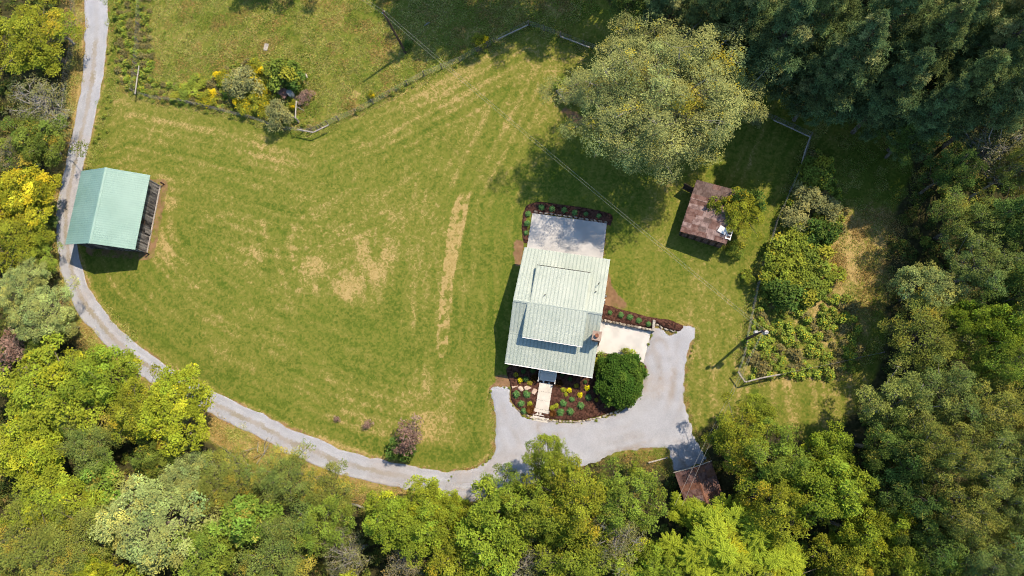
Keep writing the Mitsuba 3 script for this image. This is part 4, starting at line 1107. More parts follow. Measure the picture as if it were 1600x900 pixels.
W('olive', 520, 772, 46, 8, 'feathery light olive tree below the lane beside the fallen log')
W('olive', 448, 858, 66, 11, 'greyish olive tree at the bottom edge', variant=1)
W('midgreen', 505, 820, 44, 10, 'green tree between the greyish olive tree and the yellow-green group')
W('twiggy', 545, 868, 46, 9, 'thin twiggy tree with pale stems at the bottom edge')
W('bright', 612, 812, 50, 11, 'yellow-green tree below the lane right of the fallen log', variant=1)
W('bright', 672, 785, 40, 9, 'narrow yellow-green tree at the lower edge of the lane', variant=0)
W('bright', 668, 828, 48, 10, 'yellow-green tree with light tips behind the narrow one', variant=1)
W('twiggy', 636, 880, 44, 8, 'grey twiggy tree at the bottom edge left of the bright group')
W('bright', 712, 790, 26, 8, 'small pointed yellow-green tree touching the gravel lane', variant=0)
W('bright', 770, 838, 72, 13, 'tall bright yellow-green tree at the bottom middle', variant=1)
W('midgreen', 716, 872, 54, 11, 'green tree at the bottom edge left of the tall bright tree', variant=1)
W('midgreen', 788, 775, 40, 10, 'rounded green tree at the lower edge of the gravel', variant=2)
W('midgreen', 860, 722, 42, 11, 'airy light green tree leaning over the gravel left of the grass island', variant=0)
W('midgreen', 900, 790, 64, 14, 'broad olive green tree below the grass island', variant=1)
W('midgreen', 852, 800, 54, 13, 'leafy green tree with pale limbs left of the broad olive one', variant=0)
W('twiggy', 820, 880, 48, 11, 'green tree with bare grey limbs at the bottom middle', variant=1)
W('midgreen', 972, 780, 54, 13, 'green tree with pale branches left of the rust red outbuilding', variant=2)
W('twiggy', 960, 832, 60, 13, 'twiggy tree with whitish limbs at the bottom right of the middle', variant=1)
W('midgreen', 905, 870, 60, 12, 'dense green tree at the bottom edge under the broad olive one', variant=0)
W('midgreen', 994, 740, 14, 4, 'small shrubby tree on the edge of the little grass island', 'bush', variant=0)
W('bright', 1020, 880, 44, 10, 'yellow-green tree at the bottom edge left of the feather leaved tree', variant=1)
W('frond', 1122, 842, 66, 10, 'light green tree with long feather leaves below the rust red outbuilding', 'sumac_tree')
W('frond', 1205, 868, 58, 9, 'second feather leaved tree, right of the one below the outbuilding', 'sumac_tree')
W('frond', 1078, 800, 30, 7, 'small feather leaved tree touching the rust red roof', 'sumac_tree')
# right of the outbuilding
W('midgreen', 1152, 686, 48, 10, 'dark and yellow-green tree at the right edge of the gravel', variant=1)
W('midgreen', 1186, 645, 30, 7, 'low green tree at the lower left of the mown strip', variant=0)
W('midgreen', 1212, 720, 56, 12, 'green tree right of the rust red outbuilding', variant=2)
W('bright', 1288, 706, 42, 10, 'yellow-green tree at the lower end of the mown strip', variant=1)
W('bright', 1290, 762, 66, 14, 'olive yellow tree in the middle of the lower right wood', variant=1)
W('midgreen', 1208, 785, 56, 13, 'green crown between the outbuilding and the olive yellow tree', variant=1)
W('bright', 1382, 815, 44, 12, 'golden green tree in the lower right wood', variant=0)
W('bright', 1340, 832, 46, 12, 'yellowish tree beside the golden green one at lower right', variant=0)
W('greygreen', 1165, 896, 40, 9, 'grey-green tree at the bottom edge under the feather leaved trees', variant=0)
W('midgreen', 1310, 882, 52, 11, 'green tree at the bottom edge below the yellowish one', variant=1)
W('deepgreen', 1390, 700, 52, 13, 'dark green tree in the shade right of the mown strip', variant=0)
W('greygreen', 1402, 640, 66, 12, 'grey-green oak like tree at the corner of the mown strip', variant=0)
W('greygreen', 1472, 622, 62, 13, 'grey-green tree right of the oak like one', variant=1)
W('greygreen', 1545, 640, 64, 14, 'grey-green tree near the right edge below the dark gap', variant=2)
W('greygreen', 1455, 705, 58, 17, 'grey-green tree in the second row of the lower right wood', variant=2)
W('greygreen', 1530, 722, 62, 17, 'pale grey-green tree near the right edge in the lower wood', variant=0)
W('greygreen', 1590, 700, 46, 16, 'grey-green tree cut by the right edge in the lower wood', variant=1)
W('deepgreen', 1408, 770, 52, 13, 'dark green tree in the hollow of the lower right wood', variant=1)
W('greygreen', 1500, 798, 62, 16, 'grey-green tree with bare limb in the lower right wood', variant=2)
W('deepgreen', 1440, 840, 50, 13, 'shaded dark tree near the bottom of the lower right wood', variant=0)
W('midgreen', 1400, 878, 50, 12, 'green tree at the bottom edge of the lower right wood', variant=0)
W('greygreen', 1572, 790, 50, 16, 'greyish tree at the right edge of the lower wood', variant=0)
W('greygreen', 1530, 868, 60, 15, 'greyish green tree near the lower right corner', variant=1)
W('deepgreen', 1590, 868, 46, 14, 'dark tree in the lower right corner', variant=2)
W('midgreen', 1462, 890, 44, 12, 'green tree on the bottom edge near the lower right corner', variant=2)
# right wood
W('olive', 1450, 520, 72, 10, 'broad olive gold tree at the right end of the bramble patch', variant=0)
W('bright', 1498, 500, 40, 11, 'yellow topped crown behind the broad olive gold tree', variant=1)
W('silver', 1448, 452, 55, 10, 'silvery green tree on the right side of the dry meadow')
W('bright', 1552, 515, 46, 13, 'yellow-green tree near the right edge in the middle', variant=1)
W('midgreen', 1555, 572, 50, 13, 'green tree near the right edge above the grey-green trees', variant=2)
W('deepgreen', 1590, 455, 62, 13, 'dark green tree at the right edge level with the pale house', variant=0)
W('greygreen', 1532, 425, 60, 12, 'grey-green tree above the yellow-green one at the right edge', variant=1)
W('olive', 1515, 345, 58, 11, 'olive green tree right of the shaded grass', variant=1)
W('deepgreen', 1582, 345, 56, 13, 'dark green tree at the right edge beside the olive one', variant=1)
W('twiggy', 1548, 232, 62, 12, 'thin crowned tree with bare pale branches at the upper right', 'bare_tree')
W('deepgreen', 1486, 270, 36, 11, 'dark blue-green tree at the edge of the shaded grass', variant=1)
W('greygreen', 1590, 265, 40, 14, 'light green crown at the right edge beside the bare branched tree', variant=2)
# dark pines, upper right
for k, (px, py, r, h) in enumerate([(1052, 2, 52, 17), (1112, 22, 56, 19), (1172, 8, 52, 21), (1222, 60, 58, 20), (1285, 18, 58, 22), (1330, 92, 60, 20), (1392, 30, 60, 22), (1448, 78, 56, 21), (1502, 25, 58, 23), (1560, 80, 58, 22), (1596, 22, 52, 23),
                                      (1290, 118, 46, 17), (1400, 135, 50, 18), (1502, 142, 54, 19), (1578, 150, 52, 20), (1456, 175, 44, 16)]):
    lab = {0: 'dark pine at the top edge behind the big pale tree', 1: 'dark pine at the top, second from the big pale tree', 2: 'dark pine at the top edge between big pale tree and right corner',
           5: 'dark pine standing forward at the edge of the shaded grass', 8: 'pine with sunlit tips at the top edge near the right corner', 10: 'pine in the upper right corner', 11: 'low dark pine nearest the silvery fence corner',
           15: 'lowest dark pine of the stand, above the bare branched tree',
           3: 'dark pine directly above the low one nearest the silvery fence corner', 4: 'dark pine at the top edge above the one standing forward', 6: 'dark pine at the top edge left of the one with sunlit tips',
           7: 'dark pine in the middle of the upper right stand', 9: 'dark pine just below the upper right corner pine', 12: 'dark pine in the lower row at the edge of the deepest shade',
           13: 'dark pine in the lower row right of the deepest shade', 14: 'dark pine at the right edge, lowest of the stand there'}[k]
    W('pine', px, py, r, h, lab, 'pine_tree', 'dark pines of the upper right stand')
W('deepgreen', 1000, -8, 46, 14, 'dark broadleaf tree at the top edge left of the pines', variant=1)
W('deepgreen', 1170, 72, 36, 9, 'dark understory tree between the big pale tree and pines', variant=0)
W('deepgreen', 1240, 110, 36, 8, 'shaded low tree in front of the pines by the grass', variant=1)
W('deepgreen', 1420, 215, 40, 9, 'shaded low tree right of the shaded grass', variant=0)

# tall trees just outside the picture that shade the pasture and the grass
for k, (px, py, r, h, kd) in enumerate([(440, -60, 60, 7, 'deepgreen'), (530, -90, 60, 8, 'midgreen'), (748, -62, 70, 20, 'deepgreen'), (775, -48, 66, 22, 'greygreen'), (850, -40, 70, 22, 'deepgreen'), (930, -45, 66, 21, 'greygreen'), (1010, -50, 64, 22, 'deepgreen'),
                                         (1100, -60, 60, 24, 'pine'), (1210, -60, 62, 23, 'pine'), (1330, -60, 64, 22, 'pine'), (1450, -60, 64, 20, 'pine'), (1570, -60, 64, 19, 'pine'), (1660, -30, 66, 18, 'pine'), (1640, 70, 60, 19, 'deepgreen'), (1650, 180, 60, 17, 'deepgreen'),
                                         (1650, 300, 60, 15, 'deepgreen'), (1650, 420, 60, 14, 'deepgreen'), (1650, 550, 60, 14, 'greygreen'), (1660, 690, 60, 15, 'greygreen'), (1660, 830, 60, 15, 'greygreen'), (-60, 90, 60, 11, 'midgreen'), (-60, 240, 60, 11, 'olive'), (-60, 400, 60, 11, 'midgreen'),
                                         (-55, 560, 60, 11, 'bright'), (-60, 720, 70, 12, 'bright'), (-60, 870, 70, 12, 'olive'), (100, 950, 70, 11, 'olive'), (260, 950, 70, 11, 'midgreen'), (420, 950, 70, 11, 'midgreen'), (580, 950, 70, 11, 'bright'), (740, 950, 70, 11, 'midgreen'),
                                         (900, 950, 70, 12, 'midgreen'), (1060, 950, 70, 11, 'bright'), (1220, 950, 70, 12, 'midgreen'), (1380, 950, 70, 13, 'deepgreen'), (1540, 950, 70, 14, 'greygreen')]):
    W(kd, px, py, r, h, 'tree of the wood beyond the edge of the picture', 'pine_tree' if kd == 'pine' else 'broadleaf_tree', 'trees beyond the edge of the picture', zfrac=0.0)

# ---------------------------------------------------------------- the big pale tree on the lawn: a mesh of its own
rng = np.random.default_rng(303)
BT = P(1036, 154, 9.6)
(bv, bf, bc), L, lr = broad_crown(rng, 11.9, 17.2, 3.2, 190, 40, 19, (0.155, 0.10), (0.206, 0.224, 0.080), (0.32, 0.28, 0.036), 0.05, lobe_size=(0.10, 0.18), flat=0.75, rough=0.15, spray_rad=0.34, gap=0.06, low=-0.12, lobe_spread=0.15,
                                  outline=([0, 15, 30, 45, 60, 78, 92, 108, 122, 140, 165, 185, 210, 235, 255, 275, 300, 325, 345, 360], [0.98, 0.96, 0.96, 0.92, 0.98, 0.78, 0.90, 1.20, 1.06, 0.82, 0.98, 1.03, 0.92, 1.0, 1.02, 0.92, 0.80, 0.84, 0.95, 0.98]))
bt = thing('big_lawn_tree', 'big spreading pale yellow-green tree on the lawn above the house', 'tree')
place = T().translate([float(BT[0]), float(BT[1]), 0]).scale([1.05, 0.95, 1.0])
add('crown', {**mikit.ply((bv, bf), 'mat_leaf', color=bc), 'to_world': place}, None, bt)
add('trunk', {**mikit.ply(skeleton(rng, L, lr, 17.2, 3.2, 0.34, 4), 'mat_pale_bark'), 'to_world': place}, None, bt)

# the dense round shrub by the house
rng = np.random.default_rng(304)
SP = P(968, 594, 1.2)
(v_, f_, c_), L, lr = broad_crown(rng, 3.1, 3.1, 0.1, 150, 24, 10, (0.19, 0.13), (0.040, 0.084, 0.014), (0.075, 0.125, 0.02), 0.12, lobe_size=(0.10, 0.17), flat=0.85, rough=0.07, spray_rad=0.16, low=-0.35, lobe_spread=0.10,
                                     outline=([0, 36, 81, 126, 171, 216, 261, 306, 351, 360], [0.97, 1.12, 0.94, 1.12, 0.95, 1.12, 0.94, 1.12, 0.95, 0.97]))
rs_ = thing('round_shrub', 'dense round dark green shrub at the front right corner of the house', 'shrub')
place = T().translate([float(SP[0]), float(SP[1]), 0]).scale([1.06, 1.2, 1.05])
add('crown', {**mikit.ply((v_, f_), 'mat_gloss_leaf', color=c_), 'to_world': place}, None, rs_)
add('trunk', {**mikit.ply(skeleton(rng, L, lr, 2.9, 0.1, 0.12, 1), 'mat_bark'), 'to_world': place}, None, rs_)


def S(kind, px, py, r, h, label, name='shrub', category='shrub', group=None, **kw):
    plant(name, kind, px, py, r, h, label, category, group, zfrac=0.5, **kw)


S('shrub_green', 940, 566, 14, 1.1, 'light green shrub tucked between porch roof and round shrub')
S('shrub_silver', 945, 574, 9, 0.8, 'greyish shrub in front of the light green one by the porch')
S('shrub_dark', 936, 580, 7, 0.7, 'small dark shrub at the right corner of the porch roof')
S('shrub_green', 1000, 580, 9, 1.0, 'small green shrub on the right flank of the round shrub')
S('shrub_green', 984, 556, 12, 1.0, 'low green shrub along the edge of the pale concrete pad', variant=1)
# the tree over the rusty shed, the bush below it
W('midgreen', 1161, 331, 37, 5.0, 'leaning vine covered tree over the rusty shed roof', 'vine_tree', variant=1)
S('shrub_dark', 1166, 318, 22, 4.6, 'dark green head of vine at the upper right of the rusty shed')
S('shrub_green', 1118, 322, 14, 3.7, 'light vine tips spilling on the rusty shed roof', 'vine', 'vine')
S('shrub_green', 1148, 390, 13, 1.9, 'green bush at the lower right corner of the rusty shed')
S('shrub_green', 1168, 432, 10, 1.4, 'small bush on the lawn edge by the fence below the shed')
# reddish dead leaf tree by the lane and two little ones
W('dead_shrub', 640, 680, 26, 4.2, 'small purple-brown withered tree by the lane', 'withered_tree', zfrac=0.8)
W('shrub_dark', 628, 702, 20, 2.2, 'dark green lower boughs under the purple-brown withered tree', 'bush')
S('dead_shrub', 630, 702, 13, 3.4, 'brown withered bough cluster at the foot of the withered tree', 'withered_bush')
S('dead_shrub', 575, 664, 8, 0.9, 'small dry brown bush on the lawn left of the withered tree', 'withered_bush')
S('dead_shrub', 527, 654, 6, 0.6, 'smallest dry bush, farthest left on the lawn by the lane', 'withered_bush')
# the pasture thicket
S('shrub_green', 440, 116, 26, 3.4, 'tall fresh green bush of the pasture thicket', variant=0)
S('shrub_dark', 455, 126, 18, 2.8, 'dark green side of the tall bush in the pasture thicket')
S('shrub_silver', 378, 132, 28, 2.8, 'grey-green bush in the middle of the pasture thicket')
S('shrub_silver', 436, 180, 22, 3.0, 'pale silvery bush at the fence below the pasture thicket')
S('goldenrod', 348, 122, 14, 1.4, 'golden flowering clump at the left tip of the pasture thicket', 'goldenrod_clump', 'flowers')
S('goldenrod', 325, 152, 16, 1.5, 'yellow flowering clump low on the left of the thicket', 'goldenrod_clump', 'flowers')
S('goldenrod', 402, 108, 15, 1.5, 'yellow flowering clump along the upper edge of the thicket', 'goldenrod_clump', 'flowers')
S('goldenrod', 404, 140, 20, 1.6, 'olive yellow flowering clump in the middle of the thicket', 'goldenrod_clump', 'flowers')
S('goldenrod', 408, 160, 17, 1.5, 'yellow flowering clump left of the rusty cover', 'goldenrod_clump', 'flowers')
S('goldenrod', 380, 165, 15, 1.4, 'flowering clump low in the thicket near the fence', 'goldenrod_clump', 'flowers')
S('goldenrod', 458, 165, 7, 1.2, 'small bright yellow clump beside the bleached rail', 'goldenrod_clump', 'flowers')
S('goldenrod', 581, 149, 6, 1.0, 'small yellow clump on the pasture fence', 'goldenrod_clump', 'flowers')
S('goldenrod', 752, 64, 12, 1.4, 'yellow clump beside the fence under the shade at the top', 'goldenrod_clump', 'flowers')
S('shrub_green', 300, 135, 16, 1.2, 'low green shrub left of the thicket', variant=1)
S('shrub_green', 284, 145, 14, 1.1, 'low green shrub nearest the left pasture corner', variant=0)
S('dead_shrub', 476, 150, 14, 1.3, 'brown withered bush right of the bleached rail', 'withered_bush')
S('shrub_dark', 637, 73, 8, 1.0, 'dark clump at the foot of the leaning pasture pole')
S('shrub_green', 878, 132, 14, 1.4, 'green bush left of the big pale tree', variant=0)
S('shrub_silver', 890, 150, 17, 1.5, 'olive bush at the left skirt of the big pale tree')
S('shrub_silver', 1180, 190, 10, 1.3, 'pale bush where the back fence leaves the big tree')
# bramble patch bushes
for k, (px, py, r, h, kd, lb) in enumerate([
    (1270, 272, 26, 2.6, 'shrub_green', 'green bush at the upper tip of the bramble patch'), (1262, 312, 26, 2.4, 'shrub_silver', 'greyish bush below the upper tip of the bramble patch'),
    (1292, 325, 22, 2.2, 'shrub_silver', 'yellowish bush on the right side of the upper bramble patch'), (1240, 345, 24, 2.2, 'shrub_silver', 'olive bush in the middle of the upper bramble patch'),
    (1284, 362, 24, 3.0, 'shrub_dark', 'dark green bush in the centre of the bramble patch'), (1232, 395, 28, 2.6, 'shrub_green', 'big green bush at the left of the bramble patch'),
    (1270, 405, 26, 2.4, 'shrub_green', 'green bush below the dark one in the bramble patch'), (1208, 425, 24, 3.0, 'shrub_green', 'leafy bush overhanging the fence beside the lawn'),
    (1222, 460, 28, 3.0, 'shrub_dark', 'dark bush at the fence above the pole with transformer'), (1262, 448, 26, 2.2, 'shrub_green', 'green bush in the lower middle of the bramble patch')]):
    S(kd, px, py, r, h, lb, 'bramble_bush', 'bush')
S('shrub_green', 1252, 370, 22, 2.2, 'light green bush left of the dark one in the bramble patch', 'bramble_bush', 'bush', variant=1)
S('shrub_green', 1240, 422, 24, 2.2, 'light green bush between the big left bush and the fence bush in the bramble patch', 'bramble_bush', 'bush', variant=1)
S('shrub_green', 1296, 430, 20, 1.8, 'light green bush at the right edge of the bramble patch middle', 'bramble_bush', 'bush', variant=1)

# ---------------------------------------------------------------- beds: small shrubs, flowers, ornamental grass
def ball(name, rng, R, H, col, alt, share, leaf, n, k=8, mat='mat_leaf', flat=False):
    w = unit(rng.normal(size=(n, 3)) + [0, 0, 0.5])
    w[:, 2] = np.abs(w[:, 2])
    C = w * [R, R, H] * rng.uniform(0.55, 1.0, (n, 1))
    A = unit(w + [0, 0, 0.4])
    v, f, c = sprays(rng, C, A, tint(rng, col, alt, share, n, 0.15), k, R * 0.16, leaf[0], leaf[1])
    return {'type': 'shapegroup', 'foliage': mikit.ply((v, f), mat, color=c)}


rng = np.random.default_rng(91)
scene['kind_bed_shrub'] = ball('a', rng, 0.33, 0.42, (0.075, 0.175, 0.055), (0.14, 0.24, 0.09), 0.25, (0.11, 0.045), 70)
scene['kind_bed_lime'] = ball('b', rng, 0.30, 0.36, (0.22, 0.26, 0.030), (0.30, 0.30, 0.03), 0.25, (0.11, 0.05), 60)
scene['kind_bed_olive'] = ball('c', rng, 0.24, 0.30, (0.20, 0.20, 0.035), (0.34, 0.30, 0.02), 0.2, (0.09, 0.04), 60)
scene['kind_bed_flower'] = ball('d', rng, 0.25, 0.32, (0.66, 0.46, 0.012), (0.16, 0.20, 0.03), 0.18, (0.09, 0.06), 70)
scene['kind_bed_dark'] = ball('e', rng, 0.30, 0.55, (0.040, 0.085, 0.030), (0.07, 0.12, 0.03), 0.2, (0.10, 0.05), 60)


def tuft_group(rng, R, H, col, n, w=0.03):
    ph, ln = rng.uniform(0, 2 * math.pi, n), rng.uniform(0.6, 1.0, n)
    d = unit(np.c_[np.cos(ph), np.sin(ph), rng.uniform(0.5, 2.2, n)])
    b = np.c_[rng.normal(0, R * 0.12, (n, 2)), np.zeros(n)]
    c = np.asarray(col) * np.exp(rng.normal(0, 0.18, (n, 1)))
    return leaf_mesh(b, d, np.tile([0, 0, 1.0], (n, 1)) + rng.normal(0, .1, (n, 3)), ln * math.hypot(R, H) * 0.9, np.full(n, w), np.clip(c, 0.003, 0.6), 0.35)


v, f, c = tuft_group(rng, 0.48, 0.6, (0.42, 0.235, 0.085), 420, 0.035)
scene['kind_ornamental_grass'] = {'type': 'shapegroup', 'foliage': mikit.ply((v, f), 'mat_leaf', color=c)}
v, f, c = tuft_group(rng, 0.45, 0.5, (0.20, 0.115, 0.045), 260, 0.035)
scene['kind_brown_grass'] = {'type': 'shapegroup', 'foliage': mikit.ply((v, f), 'mat_leaf', color=c)}


def bed(kind, px, py, label, name, category, group=None, s=1.0, z=0.1):
    q = P(px, py, z + 0.15)
    key = key_for(name)
    scene[key] = {'type': 'instance', 'to_world': T().translate([float(q[0]), float(q[1]), z]).rotate([0, 0, 1], float(tree_rng.uniform(0, 360))).scale(float(s * tree_rng.uniform(0.78, 1.2))), 'g': {'type': 'ref', 'id': kind}}
    tag(key, label, category, group)


def Z3(x, y):
    return 780 + x * 0.1125, 560 + y * 0.1125


row = ['first', 'second', 'third', 'fourth', 'fifth', 'sixth']
for k, (x, y) in enumerate([(185, 395), (250, 405), (327, 412), (392, 428), (462, 437), (543, 448)]):
    bed('kind_bed_shrub', 800 + x / 4, 225 + y / 4, f'{row[k]} small green shrub from the left in the bed above the patio', 'bed_shrub', 'shrub', 'shrubs in the bed above the patio')
for k, (x, y) in enumerate([(100, 435), (95, 495), (88, 555)]):
    bed('kind_bed_shrub', 800 + x / 4, 225 + y / 4, f'{["topmost", "middle", "lowest"][k]} small green shrub in the bed left of the patio', 'bed_shrub', 'shrub', 'shrubs in the bed left of the patio')
for k, (x, y) in enumerate([(296, 252), (447, 285), (570, 315), (695, 360), (830, 410)]):
    bed('kind_bed_shrub', 920 + x * 0.1125, 460 + y * 0.1125, f'{row[k]} small green shrub from the house in the bed behind the retaining wall', 'bed_shrub', 'shrub', 'shrubs in the bed behind the retaining wall', 0.95, 0.42)
for x, y, lb in ((240, 500, 'green shrub in the front bed left of the walk, under the leftmost flat stone'), (383, 500, 'green shrub in the front bed under the third flat stone'), (305, 628, 'green shrub in the front bed left of the walk near the gravel'),
                 (345, 727, 'lowest green shrub left of the walk, beside the orange grass'), (888, 622, 'green shrub in the front bed midway right of the walk'), (1010, 570, 'green shrub in the front bed below the left yellow flowers'),
                 (1135, 655, 'green shrub in the front bed between walk and round shrub, lower middle'), (1240, 540, 'green shrub in the front bed nearest the round shrub'), (850, 745, 'green shrub in the front bed beside the right orange grass'),
                 (990, 738, 'lowest green shrub in the front bed near the stone edging')):
    bed('kind_bed_shrub', *Z3(x, y), lb, 'bed_shrub', 'shrub', 'shrubs in the front bed', 1.12)
for x, y, lb in ((288, 303, 'yellow flowers left of the porch steps'), (970, 440, 'yellow flowers right of the porch steps at the shade edge'), (1225, 412, 'yellow flowers farthest right in the front bed'), (1125, 507, 'yellow flowers lowest in the front bed')):
    bed('kind_bed_flower', *Z3(x, y), lb + ' on the mulch', 'yellow_flowers', 'flowers', 'yellow flower clumps in the front bed', 1.1)
for x, y, lb in ((230, 228, 'olive clump in the shade left of the porch'), (425, 340, 'olive clump close to the left side of the porch steps'), (1072, 377, 'olive clump at the edge of the roof shade on the right'), (1348, 577, 'olive clump shaded by the round shrub')):
    bed('kind_bed_olive', *Z3(x, y), lb, 'olive_clump', 'plant', 'olive clumps in the front bed', 1.1)
for x, y, lb in ((425, 635, 'lime green plant above the left orange grass'), (738, 682, 'lime green plant beside the foot of the walk on the right'), (792, 655, 'lime green plant second from the foot of the walk on the right'), (895, 435, 'pale green plant beside the yellow flowers right of the steps'), (925, 500, 'pale green plant under the yellow flowers right of the steps')):
    bed('kind_bed_lime', *Z3(x, y), lb, 'lime_plant', 'plant', 'lime green plants in the front bed')
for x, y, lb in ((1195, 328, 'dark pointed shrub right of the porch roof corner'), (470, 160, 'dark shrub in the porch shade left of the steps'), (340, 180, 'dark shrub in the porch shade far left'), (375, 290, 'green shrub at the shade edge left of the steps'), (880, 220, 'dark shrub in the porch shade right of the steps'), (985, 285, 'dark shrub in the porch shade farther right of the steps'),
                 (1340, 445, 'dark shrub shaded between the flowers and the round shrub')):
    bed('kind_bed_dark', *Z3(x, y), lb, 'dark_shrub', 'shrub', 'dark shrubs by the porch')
bed('kind_ornamental_grass', *Z3(430, 705), 'orange ornamental grass left of the stone steps', 'ornamental_grass', 'ornamental grass', 'ornamental grasses by the walk')
bed('kind_ornamental_grass', *Z3(742, 765), 'orange ornamental grass right of the stone steps', 'ornamental_grass', 'ornamental grass', 'ornamental grasses by the walk')
bed('kind_brown_grass', *Z3(490, 275), 'brown faded grass against the left side of the porch steps', 'ornamental_grass', 'ornamental grass', 'ornamental grasses by the walk')
bed('kind_brown_grass', *Z3(835, 350), 'brown faded grass against the right side of the porch steps', 'ornamental_grass', 'ornamental grass', 'ornamental grasses by the walk')

# ---------------------------------------------------------------- grass, weeds and undergrowth
def blades(rng, size, n, hgt, col, alt, share, w=0.05):
    b = np.c_[rng.uniform(-size / 2, size / 2, (n, 2)), np.zeros(n)]
    clump = meshkit.noise(np.c_[b[:, :2] * 1.7 + 9, np.zeros(n)], 3)
    b, clump = b[clump > 0.30], clump[clump > 0.30]
    n = len(b)
    ph = rng.uniform(0, 2 * math.pi, n)
    d = unit(np.c_[np.cos(ph), np.sin(ph), rng.uniform(0.4, 1.8, n)])
    return leaf_mesh(b, d, np.tile([0, 0, 1.0], (n, 1)) + rng.normal(0, .2, (n, 3)), hgt * rng.uniform(0.5, 1.1, n) * (0.5 + clump), np.full(n, w), tint(rng, col, alt, share, n, 0.2), 0.4)


def weed(rng, col, alt, share, n=34, R=0.42, H=0.6):
    w = unit(rng.normal(size=(n, 3)) + [0, 0, 0.7]); w[:, 2] = np.abs(w[:, 2])
    C = w * [R, R, H] * rng.uniform(0.4, 1.0, (n, 1))
    return sprays(rng, C, unit(w + [0, 0, 0.5]), tint(rng, col, alt, share, n, 0.22), 7, 0.10, 0.16, 0.09)


rng = np.random.default_rng(17)
GR = [blades(rng, 1.7, 260, 0.22, (0.190, 0.250, 0.046), (0.34, 0.29, 0.11), 0.18), blades(rng, 1.7, 260, 0.24, (0.26, 0.285, 0.075), (0.46, 0.38, 0.17), 0.28)]
STRAW = [blades(rng, 1.7, 240, 0.22, (0.33, 0.245, 0.10), (0.16, 0.15, 0.04), 0.3)]
WD = [weed(rng, (0.130, 0.180, 0.034), (0.20, 0.19, 0.04), 0.2), weed(rng, (0.145, 0.205, 0.036), (0.30, 0.28, 0.03), 0.05), weed(rng, (0.165, 0.165, 0.075), (0.21, 0.18, 0.06), 0.2)]
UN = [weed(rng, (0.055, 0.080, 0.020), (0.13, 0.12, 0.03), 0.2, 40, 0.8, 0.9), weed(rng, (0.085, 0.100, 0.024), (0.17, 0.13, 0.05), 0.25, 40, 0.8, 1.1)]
for nm, lst in (('grass', GR), ('straw', STRAW), ('weed', WD), ('under', UN)):
    for k, (v, f, c) in enumerate(lst):
        scene[f'kind_{nm}_{k}'] = {'type': 'shapegroup', 'foliage': mikit.ply((v, f), 'mat_leaf', color=c)}


def inside(area, spacing, rng, keep=None):
    b = area.bounds
    x, y = np.meshgrid(np.arange(b[0], b[2], spacing), np.arange(b[1], b[3], spacing))
    q = np.c_[x.ravel(), y.ravel()] + rng.uniform(-0.45, 0.45, (x.size, 2)) * spacing
    q = q[shapely.contains_xy(area, q)]
    return q[keep(q)] if keep is not None else q


def scatter(name, kinds, q, rng, s=(0.8, 1.2), label=None):
    tag(name, label, None, None, 'stuff')
    for k, (x, y) in enumerate(q):
        sc = rng.uniform(*s)
        scene[f'{name}__{k + 1:03d}'] = {'type': 'instance', 'to_world': T().translate([float(x), float(y), -0.02]).rotate([0, 0, 1], float(rng.uniform(0, 360))).scale([sc, sc, sc * float(rng.uniform(0.8, 1.25))]), 'g': {'type': 'ref', 'id': kinds[rng.integers(len(kinds))]}}


rng = np.random.default_rng(18)
view = Polygon(G([(-60, -60), (1660, -60), (1660, 960), (-60, 960)]))
past = PASTURE.intersection(view)
scatter('pasture_grass', ['kind_grass_0', 'kind_grass_1', 'kind_grass_1', 'kind_straw_0'], inside(past, 1.4, rng), rng, (0.8, 1.25), 'rough knee high grass of the pasture at the top')
scatter('pasture_weeds', ['kind_weed_0', 'kind_weed_1', 'kind_weed_2'],
        np.vstack([inside(poly([(186, -30), (183, 60), (186, 120), (212, 146), (232, 150), (240, 100), (236, 20), (240, -40)], 3), 0.75, rng),
                   inside(poly([(214, 120), (250, 130), (330, 140), (400, 160), (440, 178), (480, 190), (485, 202), (440, 188), (340, 170), (214, 145)], 3), 0.9, rng),
                   inside(poly([(320, 150), (345, 110), (400, 95), (455, 100), (480, 130), (470, 170), (400, 178), (340, 165)], 3), 0.7, rng)]), rng, (0.7, 1.3), 'leafy weeds along the edge of the pasture')
scatter('fence_grass', ['kind_grass_0', 'kind_grass_1', 'kind_weed_0'], np.vstack([inside(LineString(G(FENCE_A[3:])).buffer(0.55).intersection(view), 0.7, rng), inside(LineString(G([(826, 40), (876, 58), (921, 74), (1000, 105)])).buffer(0.4), 0.8, rng),
        inside(LineString(G([(1265, 214), (1250, 262), (1212, 345), (1180, 455), (1161, 555), (1153, 581), (1164, 597), (1219, 585), (1310, 566), (1375, 552)])).buffer(0.5), 0.75, rng)]), rng, (0.5, 0.9), 'uncut grass along the wire fences')
bram = poly([(1266, 240), (1290, 235), (1312, 300), (1325, 340), (1300, 380), (1285, 440), (1335, 480), (1345, 530), (1325, 585), (1260, 588), (1175, 592), (1160, 575), (1170, 520), (1188, 450), (1215, 360), (1240, 300)], 3)
scatter('bramble_weeds', ['kind_weed_0', 'kind_weed_1', 'kind_weed_1', 'kind_weed_2'], inside(bram, 0.72, rng, lambda q: meshkit.noise(np.c_[q * 0.7, 0 * q[:, 0]], 5) > np.where(q[:, 1] < P(1250, 470)[1], 0.26, 0.05)), rng, (0.75, 1.6), 'waist high weeds and brambles beside the fence')
dry_patch = poly([(1300, 350), (1390, 330), (1410, 400), (1400, 470), (1330, 500), (1290, 470)], 4)
scatter('dry_grass', ['kind_straw_0', 'kind_straw_0', 'kind_grass_1'], inside(dry_patch, 1.2, rng), rng, (0.7, 1.1), 'dry tan grass right of the bramble patch')
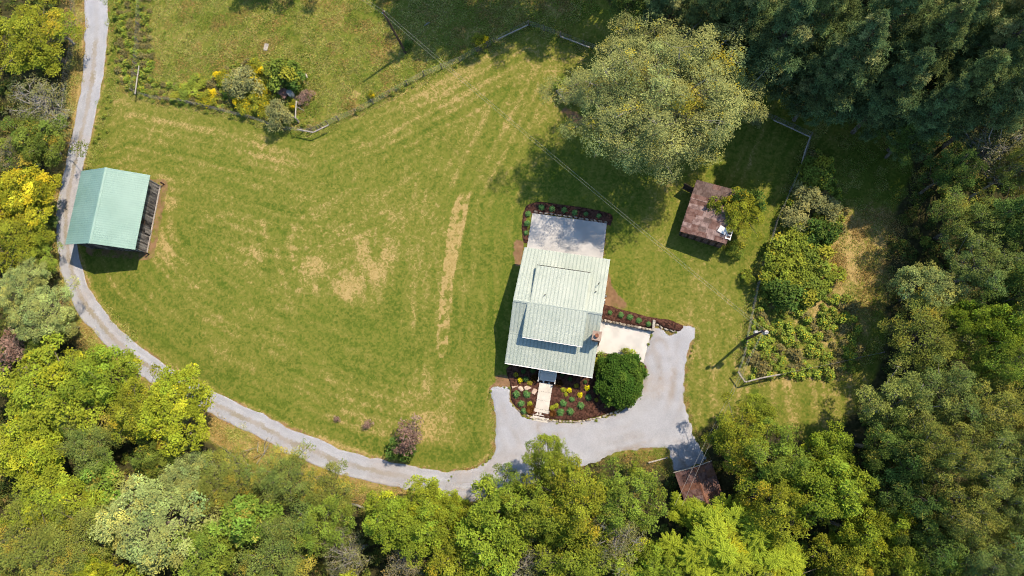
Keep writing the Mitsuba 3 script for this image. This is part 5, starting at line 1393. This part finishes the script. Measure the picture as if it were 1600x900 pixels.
scatter('meadow_grass', ['kind_grass_0', 'kind_grass_0', 'kind_grass_1'], inside(MEADOW.difference(dry_patch).difference(poly([(1262, 215), (1250, 260), (1205, 350), (1180, 460), (1155, 580), (1162, 597), (1240, 585), (1290, 470), (1300, 230)], 2)).intersection(view), 1.6, rng), rng, (0.6, 0.9), 'shaded green grass right of the fence')
verge = verge_poly.difference(road_poly.buffer(0.15)).difference(barn_poly.buffer(0.3)).intersection(view)
scatter('verge_grass', ['kind_straw_0', 'kind_straw_0', 'kind_grass_1'], inside(verge, 0.95, rng), rng, (0.6, 1.0), 'dry tan grass on the verge of the lane')
rverge = LineString(road_r).buffer(2.3, single_sided=False).difference(hard.buffer(0.2)).difference(barn_poly.buffer(0.4)).intersection(Polygon(G([(100, -20), (215, -20), (215, 150), (180, 250), (130, 265), (120, 430), (300, 620), (280, 640), (90, 450)])))
scatter('verge_weeds', ['kind_weed_0', 'kind_grass_0', 'kind_grass_1'], inside(rverge, 0.9, rng), rng, (0.45, 0.85), 'green weeds along the inner side of the lane')
wood = FOREST[0].intersection(Polygon(G([(-40, -40), (1640, -40), (1640, 940), (-40, 940)]))).difference(hard.buffer(0.8)).difference(Polygon(G([(1045, 720), (1110, 710), (1160, 800), (1070, 800)])))
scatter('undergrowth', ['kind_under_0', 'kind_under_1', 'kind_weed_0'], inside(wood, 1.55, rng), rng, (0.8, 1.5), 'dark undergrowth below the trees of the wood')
scatter('edge_grass', ['kind_grass_0', 'kind_straw_0', 'kind_weed_0'], np.array([[q.x, q.y] for q in (yard_poly.exterior.interpolate(d) for d in np.arange(0, yard_poly.length, 0.55)) if not house_poly.buffer(1.2).contains(q)]) + rng.normal(0, 0.16, (1, 2)), rng, (0.25, 0.5), 'short grass creeping over the edge of the gravel')
island = poly([(975, 710), (1035, 703), (1045, 720), (1050, 738), (1000, 735), (960, 725)], 3)
scatter('island_grass', ['kind_grass_0', 'kind_straw_0'], inside(island, 0.8, rng), rng, (0.5, 0.8), 'short grass on the little island by the parking area')
